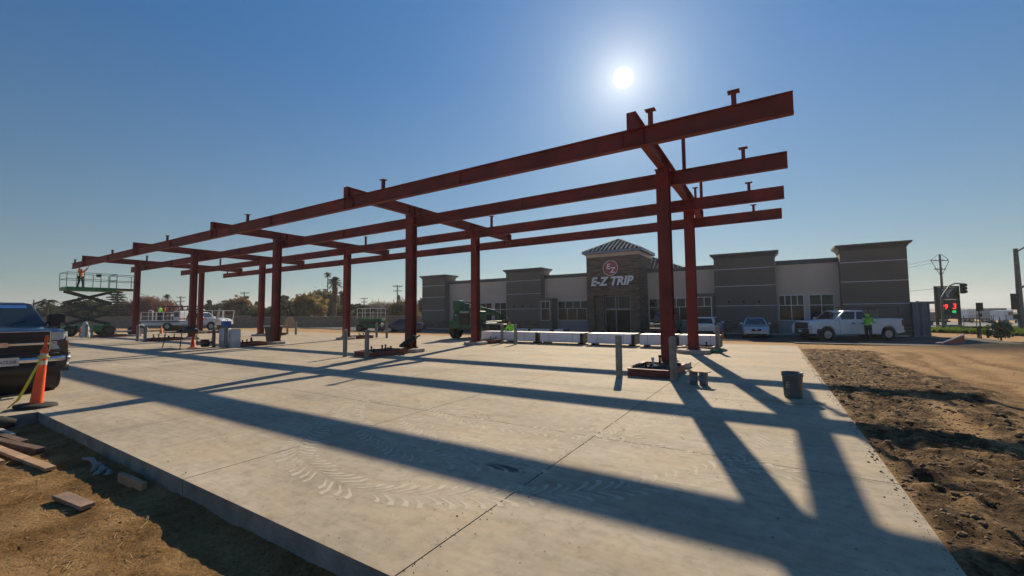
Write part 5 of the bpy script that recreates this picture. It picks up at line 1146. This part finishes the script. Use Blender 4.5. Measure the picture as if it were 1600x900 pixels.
def crown(t, h, w, z0, m_, nq=2600, leaf=.16, clumps=34, spread=.16, thin=False, flat=1.0):
    rz_ = (h - z0) / 2; cc = rng.normal(size=(clumps, 3)); cc /= np.linalg.norm(cc, axis=1)[:, None]; cc *= rng.uniform(.35, 1, (clumps, 1)) ** .6
    cs = cc * [w / 2 * .86, w / 2 * .86, rz_ * .86] + [0, 0, z0 + rz_]; idx = rng.integers(0, clumps, nq)
    sc = w * spread * rng.uniform(.6, 1.3, clumps)
    p = cs[idx] + rng.normal(size=(nq, 3)) * sc[idx][:, None] * [.6, .6, .42 * flat]; p[:, 2] = np.maximum(p[:, 2], z0 * .5)
    u = rng.normal(size=(nq, 3)); u /= np.linalg.norm(u, axis=1)[:, None]; v = np.cross(u, rng.normal(size=(nq, 3))); v /= np.linalg.norm(v, axis=1)[:, None]
    s_ = leaf * rng.uniform(.6, 1.5, (nq, 1))
    return quadmesh('crown', p, u * s_ * (1 if not thin else .16), v * s_ * (1 if not thin else 2.2), m_, t), cs
def tree(name, label, cat, px, depth, ytop, wpx, m_, z0f=.25, grp='trees beyond the block wall', leaf=.2, nq=2600, thin=False, clumps=34, spread=.16, zb=None):
    p = at(px, depth); p.z = gz(p.x, p.y) if zb is None else zb; h = zat(px, ytop, depth) - p.z; w = wpx / 652 * depth
    t = thing(name, label, cat, p, random.uniform(0, 6), grp)
    o, cs = crown(t, h, w, h * z0f, m_, nq, leaf, clumps, spread, thin)
    m = MB(); m.tube([(0, 0, -.2), (.08, 0, h * .2), (-.05, .05, h * .45), (0, 0, h * .72)], [w * .035 + .06, w * .028 + .05, w * .02 + .03, .03], 8)
    for c_ in cs[::3]:
        b0 = Vector((0, 0, h * random.uniform(.18, .45))); e = Vector(c_); m.tube([b0, b0.lerp(e, .5) + Vector((0, 0, .1 * h * .3)), e], [w * .012 + .03, w * .008 + .02, .012], 5)
    m.build('trunk', bark, t); return t
DT = [(18, 100, 488, 60, L_OAK, 'low dark bushy tree behind the parked pickup'), (92, 98, 484, 50, L_OAK, 'dark bushy tree between the pickup and the raised lift'), (135, 95, 472, 56, L_OAK, 'dark broad tree seen through the scissor arms'), (168, 100, 476, 46, L_BRN, 'brownish tree right of the scissor arms'),
      (205, 98, 474, 40, L_GRY, 'grey leafless tree left of the rust-coloured one'), (300, 110, 484, 34, L_OAK, 'low dark tree behind the cage truck'), (345, 112, 476, 32, L_OLV, 'pale olive tree right of the cypress'), (373, 96, 466, 38, L_BRN, 'rounded brown and green tree between the fourth and third columns'),
      (402, 110, 476, 24, L_GRY, 'thin grey tree left of the third columns'), (443, 112, 459, 20, L_OAK, 'tall narrow dark tree right of the third front column'), (436, 90, 478, 26, L_LIME, 'lime green bush right of the third front column'), (462, 92, 474, 40, L_OAK, 'dark tree left of the yellowing one'),
      (484, 88, 462, 46, L_YEL, 'large yellowing tree left of the fan palms'), (506, 98, 456, 50, L_OLV, 'olive tree behind the thin tall palm'), (530, 86, 478, 36, L_OAK, 'dark bush at the foot of the thick fan palm'), (560, 92, 476, 34, L_OAK, 'dark tree right of the second back column post'), (410, 84, 486, 60, L_OAK, 'low dark hedge tree above the wall near the third columns')]
for px_, dp, yt, wp, mm, lb in DT: tree('tree', lb, 'tree', px_, dp, yt, wp, mm, thin=(mm is L_GRY), leaf=.24, nq=2400 if mm is not L_GRY else 3200)
tree('tree', 'wide rust-red leafless dome tree behind the flatbed truck', 'tree', 242, 92, 466, 62, L_RED, .3, thin=True, nq=5200, leaf=.22, clumps=60, spread=.12)
for px_, dp, yt, wp, lb in ((586, 96, 472, 44, 'grey leafless tree behind the lowered scissor lift'), (612, 92, 474, 34, 'grey leafless tree left of the tall utility pole'), (664, 88, 468, 26, 'pale grey leafless tree at the shop\'s left corner')): tree('tree', lb, 'tree', px_, dp, yt, wp, L_GRY, .3, thin=True, nq=5200, leaf=.2, clumps=50)
tree('tree', 'dense grey-green thicket tree between the utility pole and the second front column', 'tree', 632, 80, 471, 46, L_OLV, .12, thin=True, nq=5200, leaf=.24, clumps=60)
# cypress
tree('cypress_tree', 'narrow pointed cypress behind the flatbed truck', 'cypress', 327, 104, 467, 7, L_OAK, .05, nq=1500, leaf=.2, clumps=20, spread=.3)
# tiered conifer
p = at(184, 88); p.z = gz(p.x, p.y); t = thing('conifer_tree', 'tall dark tiered conifer right of the raised scissor lift', 'conifer', p, 0, 'trees beyond the block wall'); h = zat(184, 451, 88) - p.z
P_, U_, V_ = [], [], []
m = MB(); m.tube([(0, 0, -.2), (0, 0, h * .5), (0, 0, h * .98)], [.3, .2, .05], 8)
for i in range(11):
    z = h * (.32 + .065 * i); r0 = (1.0 - i / 12) * 2.4 + .3
    for k in range(8):
        a = k * .785 + i * .5; r1 = r0 * random.uniform(.6, 1.1); e = Vector((r1 * math.cos(a), r1 * math.sin(a), z + .12)); m.tube([(0, 0, z - .1), e], [.05, .015], 5)
        for q in range(30):
            f = random.uniform(.25, 1.05); P_.append((e.x * f + random.gauss(0, .13), e.y * f + random.gauss(0, .13), z + random.gauss(0, .09))); U_.append((random.gauss(0, .12), random.gauss(0, .12), .02)); V_.append((random.gauss(0, .12), random.gauss(0, .12), .05))
m.build('trunk', bark, t); quadmesh('crown', np.array(P_), np.array(U_), np.array(V_), L_OAK, t)
# palms
def palm(label, px, depth, ytop, headr, trunk_r, skirt=0.0, droop=1.0, nfr=46, grp='palm trees', bow=0):
    p = at(px, depth); p.z = gz(p.x, p.y); h = zat(px, ytop, depth) - p.z - headr * .75
    t = thing('palm_tree', label, 'palm', p, random.uniform(0, 6), grp)
    m = MB(); m.tube([(bow * .3, 0, -.2), (bow * .2, 0, h * .3), (0, 0, h * .7), (0, 0, h)], [trunk_r * 1.3, trunk_r, trunk_r * .9, trunk_r * .8], 10); m.build('trunk', bark, t)
    m = MB()
    for i in range(nfr):
        a = random.uniform(0, 2 * PI); el = random.uniform(-.55, 1.45); ln = headr * random.uniform(.85, 1.15); d = Vector((math.cos(a) * math.cos(el), math.sin(a) * math.cos(el), math.sin(el))); sd2 = Vector((-math.sin(a), math.cos(a), 0))
        c0 = Vector((0, 0, h)); K = 6; pts = []
        for k in range(K + 1):
            f = k / K; pts.append(c0 + d * ln * f + Vector((0, 0, -droop * ln * .45 * f * f)))
        m.tube(pts, [.03, .03, .025, .02, .015, .01, .006], 4)
        for k in range(2, K + 1):
            for s in (-1, 1):
                for q in range(2):
                    b0 = pts[k - 1].lerp(pts[k], q * .5); e = b0 + sd2 * s * ln * .26 * (1 - abs(k / K - .75)) + (pts[k] - pts[k - 1]) * 1.1 + Vector((0, 0, -ln * .08)); w_ = (pts[k] - pts[k - 1]).normalized() * ln * .035
                    m.add([b0 - w_, b0 + w_, e], [(0, 1, 2)])
    m.build('fronds', L_PALM, t)
    if skirt:
        m = MB()
        for i in range(110):
            a = random.uniform(0, 2 * PI); z = h - random.uniform(.1, 1) * skirt; r0 = trunk_r * 1.1; r1 = trunk_r + headr * .17 * random.uniform(.5, 1.1) * (1.0 - .35 * (h - z) / skirt); w_ = Vector((-math.sin(a), math.cos(a), 0)) * .07
            b0 = Vector((r0 * math.cos(a), r0 * math.sin(a), z)); e = Vector((r1 * math.cos(a), r1 * math.sin(a), z - headr * .55)); m.add([b0 - w_, b0 + w_, e + w_ * .6, e - w_ * .6], [(0, 1, 2, 3)])
        m.build('dead_frond_skirt', L_BRN, t)
palm('tall thin palm with a small round head, left of the thick fan palm', 512, 105, 425, 1.05, .14, nfr=50, droop=.6)
palm('thick fan palm with a shaggy skirt left of the second back column', 523, 82, 432, 1.5, .42, skirt=3.4, nfr=74, droop=.7)
palm('short fan palm partly hidden by a back column', 535, 88, 453, 1.3, .26, skirt=1.2, nfr=50, droop=.8)
palm('small round-headed palm above the flatbed truck', 262, 108, 460, .95, .11, nfr=50, droop=.5)
palm('drooping feather palm between the pickup and the raised scissor lift', 76, 74, 458, 2.4, .2, nfr=30, droop=1.6)
palm('small drooping palm left of the raised scissor lift', 105, 82, 468, 1.3, .15, nfr=26, droop=1.3)
# utility poles
def upole(label, px, depth, ytop, r=.14, arms=((.3, 2.2), (1.3, 1.8)), rz=None, transf=False, zb=None, brace=True):
    p = at(px, depth); p.z = gz(p.x, p.y) - .1 if zb is None else zb; h = zat(px, ytop, depth) - p.z; rz = math.atan2(RX.y, RX.x) if rz is None else rz
    t = thing('utility_pole', label, 'utility pole', p, rz, 'wooden utility poles'); m = MB(); m.cyl((0, 0, 0), (0, 0, h), r * 1.15, r * .75, n=10); m.build('pole', bark, t)
    for d, w in arms:
        m = MB(); m.box((0, .12, h - d), (w, .1, .13))
        if brace:
            for s in (-1, 1): m.bar((s * w * .35, .12, h - d), (0, .12, h - d - .7), .03)
        m.build('crossarm', bark, t)
        for x in (-w * .45, -w * .2, w * .2, w * .45): m = MB(); m.lathe([(.03, h - d + .06), (.06, h - d + .1), (.05, h - d + .2), (.02, h - d + .26)], (x, .12, 0), n=8); m.build('insulator', greysteel, t)
    if transf: m = MB(); m.lathe([(.2, h - 3.3), (.26, h - 3.2), (.26, h - 2.3), (.2, h - 2.2), (.05, h - 2.15)], (.35, 0, 0), n=12); m.build('transformer', greysteel, t)
    return t, p, h
upole('tall utility pole with transformer left of the second front column', 621, 88, 445, transf=True)
upole('thin utility pole above the lowered scissor lift', 569, 120, 465)
upole('utility pole behind the brown tree left of the third columns', 382, 100, 456)
upole('short utility pole between the cypress and the brown tree', 353, 125, 474)
upole('utility pole with transformer behind the cage truck', 283, 104, 463, transf=True)
upole('bare thin pole left of the small round palm', 247, 104, 464, arms=())
upole('bare thin pole left of the raised scissor lift', 54, 100, 468, arms=())

# ------------------------------------------------------------------ right side: verge, signs, signals, traffic
grassm = mat('grass_blade', (.13, .20, .03), .7, 0, 0, .8, c2=(.07, .12, .02), spec=.2); leafy(grassm, .6)
k = 26000
d_ = rng.uniform(31.0, 41.5, k); pxs = rng.uniform(1447, 1750, k); lo = 30.6 + (1600 - np.minimum(pxs, 1600)) / 150 * 6.5; keep = d_ > lo; d_ = d_[keep]; pxs = pxs[keep]; k = len(d_)
lat = (pxs - 800) / 652 * d_; gxx = RX.x * lat + FW.x * d_; gyy = RX.y * lat + FW.y * d_; gzz = base_z(gxx, gyy) + .02
hh = rng.uniform(.05, .17, k); a_ = rng.uniform(0, PI, k); c_ = np.stack([gxx, gyy, gzz + hh], 1)
gr_ = quadmesh('grass', c_, np.stack([np.cos(a_) * .05, np.sin(a_) * .05, 0 * a_], 1), np.stack([rng.normal(0, .03, k), rng.normal(0, .03, k), hh], 1), grassm, None); tag(gr_, 'strip of bright green grass along the street at the right', 'grass', kind='stuff')
p = at(1472, 75); 
t, pp, ph = upole('tall steel-grey utility pole with angled crossarms behind the price sign', 1472, 75, 397, .2, arms=((1.1, 3.2), (2.7, 2.0)), zb=-.6, brace=False)
m = MB()
for s in (-1, 1): m.bar((s * .25, 0, ph - 3.6), (s * 1.6, 0, ph - 1.2), .06); m.bar((s * .3, 0, ph), (s * 1.5, 0, ph - .9), .05)
m.build('brace', greysteel, t)
# price sign
p = at(1479, 42); p.z = gz(p.x, p.y); rzv = math.atan2(RX.y, RX.x)
t = thing('price_sign', 'dark monument price sign with glowing red and green digits', 'price sign', p, rzv - .15)
m = MB(); m.bx(-1.05, 1.05, -.15, .15, 0, .45); m.build('base', conc, t)
m = MB(); 
for x in (-1.0, .95): m.bx(x - .07, x + .07, -.12, .12, .451, 4.35)
m.bx(-.93, .88, -.12, .12, 4.22, 4.35); m.build('frame', blackmet, t)
m = MB(); m.bx(-.925, .875, -.1, .1, 1.05, 2.98); o = m.build('display_panel', mat('panel_dark', (.03, .035, .035), .4), t)
m = MB(); m.bx(-.925, .875, -.08, .08, 3.0, 4.2); m.build('logo_panel', mat('panel_teal', (.07, .10, .11), .5), t)
Mx = Matrix.Rotation(R(90), 4, 'X')
led = mat('led_red', (.5, .02, .02), .5, emit=(1, .05, .05), estr=1.3); ledg = mat('led_green', (.02, .4, .1), .5, emit=(.05, .8, .25), estr=.6)
text('digits', '39', .66, led, o, Matrix.Translation((-.42, -.115, 2.05)) @ Mx, .008, .1, .01); text('digits', '3', .76, led, o, Matrix.Translation((.48, -.115, 2.05)) @ Mx, .008, .1, .01)
text('digits', '88', .34, ledg, o, Matrix.Translation((.42, -.117, 1.66)) @ Mx, .008, .1, .008); text('digits', '4 0', .36, mat('sign_print', (.4, .42, .42), .5), o, Matrix.Translation((-.1, -.117, 1.15)) @ Mx, .008)
m = MB(); m.prism([(-.5, .95), (-.15, .45), (-.15, .1), (.1, .1), (.1, .45), (.5, .95), (.2, .95), (0, .65), (-.2, .95)], -.1, -.085, 'Y'); lo_ = m.build('logo_shape', mat('sign_print', (.4, .42, .42), .5), t, loc=(0, 0, 3.1))
# signals
def signal_head(parent, x, y, z, sc=1.0, rz=0, lens=None):
    m = MB(); m.box((x, y, z), (.36 * sc, .22, 1.1 * sc), rz)
    h = m.build('signal_head', blackpl, parent, bevel=.02)
    for i in (-1, 0, 1):
        m = MB(); m.lathe([(.15 * sc, -.30), (.16 * sc, -.30), (.16 * sc, -.10), (.15 * sc, -.10)], (0, 0, 0), 'Y', 14, True, False); m.build('visor', blackpl, h, loc=(x, y, z + i * .34 * sc))
    return h
p = at(1470, 38); p.z = gz(p.x, p.y)
t = thing('traffic_signal', 'grey traffic signal pole with a curved arm in front of the price sign', 'traffic signal', p, rzv)
zt = zat(1500, 443, 38) - p.z
m = MB(); m.cyl((0, 0, 0), (0, 0, zt - 1.2), .11, .09, n=12); m.tube([(0, 0, zt - 1.25), (.35, 0, zt - .75), (.8, 0, zt - .2), (1.3, 0, zt - .0), (1.85, 0, zt)], .06, 8); m.build('mast', steelpole, t)
signal_head(t, 1.98, 0, zt - .45, .85); signal_head(t, 1.35, .1, zt - .95, .75)
p = at(1436, 46); p.z = gz(p.x, p.y); t = thing('traffic_signal', 'level signal mast arm reaching out from behind the grey metal enclosure', 'traffic signal', p, rzv)
za = zat(1450, 473, 46) - p.z; m = MB(); m.cyl((-.3, 0, 0), (-.3, 0, za + .2), .13, .11); m.bx(-.25, 2.1, -.14, .14, za - .14, za + .14); m.build('mast', steelpole, t); signal_head(t, 2.2, 0, za - .1, .85)
p = at(1592, 36.5); p.z = gz(p.x, p.y); t = thing('traffic_signal', 'large tapered signal pole with arms leaving the frame at the right edge', 'traffic signal', p, rzv)
h = zat(1585, 388, 36.5) - p.z; m = MB(); m.cyl((0, 0, 0), (-.02, 0, h), .24, .15, n=16); m.cyl((0, 0, 0), (0, 0, .12), .36, n=16); m.build('pole', steelpole, t)
m = MB(); m.tube([(.1, 0, h - .25), (.8, 0, h + .12), (2.2, 0, h + .5), (4, 0, h + .6)], .07); m.tube([(.1, 0, h - 3.45), (1.2, 0, h - 3.1), (5, 0, h - 2.9)], .10); m.build('arm', steelpole, t)
m = MB(); m.bx(-.72, -.18, -.1, .1, h - 5.35, h - 3.95); m.build('signal_back_plate', blackpl, t, bevel=.03); m = MB(); m.bx(-.62, -.2, -.15, .1, h - 6.2, h - 5.75); m.build('pedestrian_signal', blackpl, t, bevel=.05)
# sign on post
p = at(1528, 28); p.z = gz(p.x, p.y); t = thing('roadside_sign', 'square sign seen from behind on a thin post before the white trailer', 'sign', p, rzv); zt = zat(1528, 473, 28) - p.z
m = MB(); m.bar((0, .03, 0), (0, .03, zt), .05); m.build('post', steelpole, t); m = MB(); m.bx(-.24, .24, -.015, .0, zt - .56, zt); m.build('sign_panel', blackmet, t, bevel=.004); m = MB(); m.box((0, -.02, zt - .82), (.26, .04, .2)); m.build('small_panel', blackmet, t, bevel=.04)
# tan freight trailer
def box_trailer(label, cat, px, depth, w, h, z, m_, ribs, rz=0, wheels=True, d=2.4):
    p = at(px, depth); p.z = z; t = thing('box_trailer' if cat == 'trailer' else 'freight_load', label, cat, p, rzv + rz); m = MB(); m.bx(-w / 2, w / 2, 0, d, .9, .9 + h)
    o = m.build('body', m_, t, bevel=.02); m = MB()
    for x in np.linspace(-w / 2 + .05, w / 2 - .05, ribs): m.bx(x - .03, x + .03, -.05, -.002, .92, .88 + h)
    m.bx(-w / 2, w / 2, -.06, -.002, .9 + h - .1, .9 + h + .03); m.build('ribs', MATS['trailer_rib'] if 'trailer_rib' in MATS else mat('trailer_rib', (.30, .31, .32), .6), o)
    m = MB(); m.bx(-w / 2 - .2, w / 2 + .2, .2, d - .2, .7, .898); m.build('chassis', blackmet, t)
    for x in (-w * .33, w * .18, w * .33): 
        wheel(t, x, .15, .48, .3, alu, -1)
    return t
zr = float(zat(1530, 503, 82) ); trl = mat('trailer_white', (.85, .86, .88), .6, 0, .1, 1.5); trg = mat('trailer_grey', (.34, .345, .35), .6, 0, .15, 1.5)
T = box_trailer('pale ribbed box trailer on the street behind the square sign', 'trailer', 1528, 84, 4.9, 1.75, zat(1528, 504, 84), trl, 13); T = box_trailer('darker grey box trailer hauled by the white semi truck', 'trailer', 1557, 80, 3.2, 1.95, zat(1557, 505, 80), trg, 7)
T = box_trailer('small pale box trailer far left of the ribbed one', 'trailer', 1505, 92, 1.7, 1.0, zat(1505, 503, 92), trl, 4)
p = at(1580, 76); p.z = zat(1580, 507, 76); T = thing('semi_truck', 'white semi truck cab passing on the street left of the large signal pole', 'truck', p, rzv)
m = MB(); m.loft([[(-1.7, 0, .8), (-1.7, 2.2, .8), (-1.7, 2.2, 2.5), (-1.7, 0, 2.5)], [(0, 0, .8), (0, 2.2, .8), (0, 2.2, 2.6), (0, 0, 2.6)]]); m.loft([[(.003, 0, .8), (.003, 2.2, .8), (.003, 2.2, 2.4), (.003, 0, 2.4)], [(.5, 0, .8), (.5, 2.2, .8), (.5, 2.2, 1.6), (.5, 0, 1.6)], [(1.5, .15, .7), (1.5, 2.05, .7), (1.5, 2.0, 1.35), (1.5, .2, 1.35)]]); m.build('cab', whitep, T, bevel=.06)
m = MB(); m.bx(-.9, -.1, -.01, 0, 1.7, 2.3); m.build('side_window', glass, T)
for x in (-1.3, .9): wheel(T, x, .1, .48, .3, alu, -1)
p = at(1607, 62); p.z = zat(1600, 515, 62); vehicle('suv_car', 'white car at the right edge beyond the large signal pole', 'car', p, rzv + PI, silverp, 4.4, 1.8, 2.6, 1.3, .33, [(-2.2, .9), (-2, 1.0), (1, .98), (2, .8), (2.2, .6)], (1.1, .3, -1.5, -1.9, .98, 1.6, 1.6, 1.3), [(.1, .5), (.54, .9)])
# tan masonry pallets / trailer load
p = at(1462, 56); p.z = gz(p.x, p.y); T = thing('flatbed_trailer', 'low flatbed trailer stacked with tan blocks between the metal enclosure and the price sign', 'trailer', p, rzv)
m = MB(); m.bx(-2.6, 1.4, 0, 2.2, .62, 1.78); m.build('block_load', shader('tan_blocks', lambda b: _stone(b, True, .5, .22, (.40, .30, .23), (.46, .36, .28), (.2, .16, .13)), .9), T); m = MB(); m.bx(-2.8, 1.7, 0, 2.2, .45, .618); m.build('deck', blackmet, T)
for x in (-1.8, -.9, .9): wheel(T, x, .1, .3, .2, greysteel, -1)
# sapling, low rails, barricade
p = at(1558, 26.5); p.z = gz(p.x, p.y); T = thing('sapling_tree', 'small newly planted tree with sparse green leaves by the verge', 'sapling', p, 0); m = MB(); m.tube([(0, 0, 0), (.02, 0, .8), (0, 0, 1.5)], [.05, .04, .02]); m.build('trunk', bark, T)
k = 420; a_ = rng.uniform(0, 6.28, k); r_ = rng.uniform(.05, .62, k); zz = rng.uniform(.15, 1.05, k); cpt = np.stack([np.cos(a_) * r_ * (1.1 - .3 * zz), np.sin(a_) * r_, zz + r_ * .25], 1); quadmesh('crown', cpt, rng.normal(0, .04, (k, 3)), rng.normal(0, .04, (k, 3)), mat('sapling_leaf', (.04, .10, .045), .6, 0, .3, 5), T)
T = thing('low_rail', 'low dark post and rail fence beside the dark soil mound', 'rail fence', tuple(at(1535, 24.5, gz(11, 24) + .0)), rzv); m = MB(); m.bar((-.5, 0, .62), (1.1, 0, .55), .05, .09); m.build('rail', woodd, T)
for x in (-.4, .15, .7): m = MB(); m.bar((x, .03, 0), (x, .03, .6), .08); m.build('post', woodd, T)
T = thing('fallen_barricade', 'orange and white barricade board lying tilted on the soil', 'barricade', tuple(at(1492, 21.3, -.02)), rzv + .2); m = MB(); m.prism([(-1.1, 0.0), (.35, .02), (.38, .36), (.30, .38)], -.02, .02, 'Y'); m.build('panel', mat('barricade_orange', (.62, .13, .05), .6, 0, .15, 4), T); m = MB(); m.bar((-1.12, -.03, .03), (.36, -.03, .42), .03, .06); m.bar((-1.1, .25, .02), (.4, .2, .04), .05, .05); m.build('white_edge', whitep, T)
# construction fence posts on the right
T = thing('wire_fence', 'thin construction fence with slanted posts in front of the street', 'fence', tuple(at(1545, 44, gz(25, 44))), rzv)
for x, lean in ((-2.9, 0), (-1.6, .1), (.0, .3), (.2, -.2), (1.6, 0)): m = MB(); m.bar((x, 0, 0), (x + lean, 0, 1.35), .05); m.build('post', steelpole, T)
m = MB(); m.bar((-2.9, .03, .72), (.4, .03, .62), .05, .10); m.bar((-2.9, 0, 1.3), (8, 0, 1.34), .015); m.build('rail', blackmet, T)
# wires
def wires(nm, lb, P0, P1, sag, r, offs):
    T = thing(nm, lb, 'power line', (0, 0, 0))
    for o_ in offs:
        m = MB(); a, b_ = Vector(P0) + Vector(o_), Vector(P1) + Vector(o_); m.tube([a.lerp(b_, f) - Vector((0, 0, sag * 4 * f * (1 - f))) for f in np.linspace(0, 1, 14)], r, 4); m.build('wire', wire_m, T)
wires('power_line', 'thin power lines running from the grey utility pole behind the shop roof', (pp.x, pp.y, pp.z + ph - 1.0), (pp.x - 46, pp.y + 38, pp.z + ph - 3), 1.6, .02, ((-1.3, -.8, 0), (1.3, .8, 0)))
wires('power_line', 'low cable from the price sign area to behind the shop', (pp.x, pp.y, pp.z + 6.2), (pp.x - 30, pp.y + 10, pp.z + 4.6), .4, .025, ((0, 0, 0),))
# far horizon: low tree belt and hills as terrain
def ridge(name, dist, zlo, hts, m_, a0=-95, a1=70, k=160, thick=60, seed=5):
    m = MB(); rings = []
    for i in range(k + 1):
        a = R(a0 + (a1 - a0) * i / k); hz_ = zlo + hts[0] + (hts[1] - hts[0]) * float(fbm(np.array(i * .13), np.array(3.3), 4, seed)); d = Vector((math.sin(a), math.cos(a), 0))
        rings.append([d * dist + Vector((0, 0, zlo)), d * (dist + thick * .3) + Vector((0, 0, zlo + (hz_ - zlo) * .8)), d * (dist + thick * .5) + Vector((0, 0, hz_)), d * (dist + thick) + Vector((0, 0, zlo))])
    m.loft(rings, True, True, True); o = m.build(name, m_); o['kind'] = 'structure'; return o
ridge('far_tree_line', 330, -3, (2.2, 4.6), mat('far_foliage', (.05, .06, .035), .9, 0, .4, .05), thick=40, k=400)
ridge('hills', 1500, -10, (8, 20), mat('far_hill', (.10, .10, .08), .9, 0, .3, .004), thick=300, k=120, seed=8)
# air
hz = MB(); hz.bx(-2450, 2450, -650, 3050, -12, 70)
hzm = bpy.data.materials.new('air'); hzm.use_nodes = True; hzn = hzm.node_tree.nodes; hzn.clear(); ho = hzn.new('ShaderNodeOutputMaterial'); hv = hzn.new('ShaderNodeVolumePrincipled')
hv.inputs['Density'].default_value = 0.0005; hv.inputs['Color'].default_value = (.86, .90, .96, 1); hv.inputs['Anisotropy'].default_value = 0.3
hzm.node_tree.links.new(hv.outputs[0], ho.inputs['Volume']); haze = hz.build('haze', hzm); haze['kind'] = 'stuff'; haze['label'] = 'pale haze in the air over the whole site'
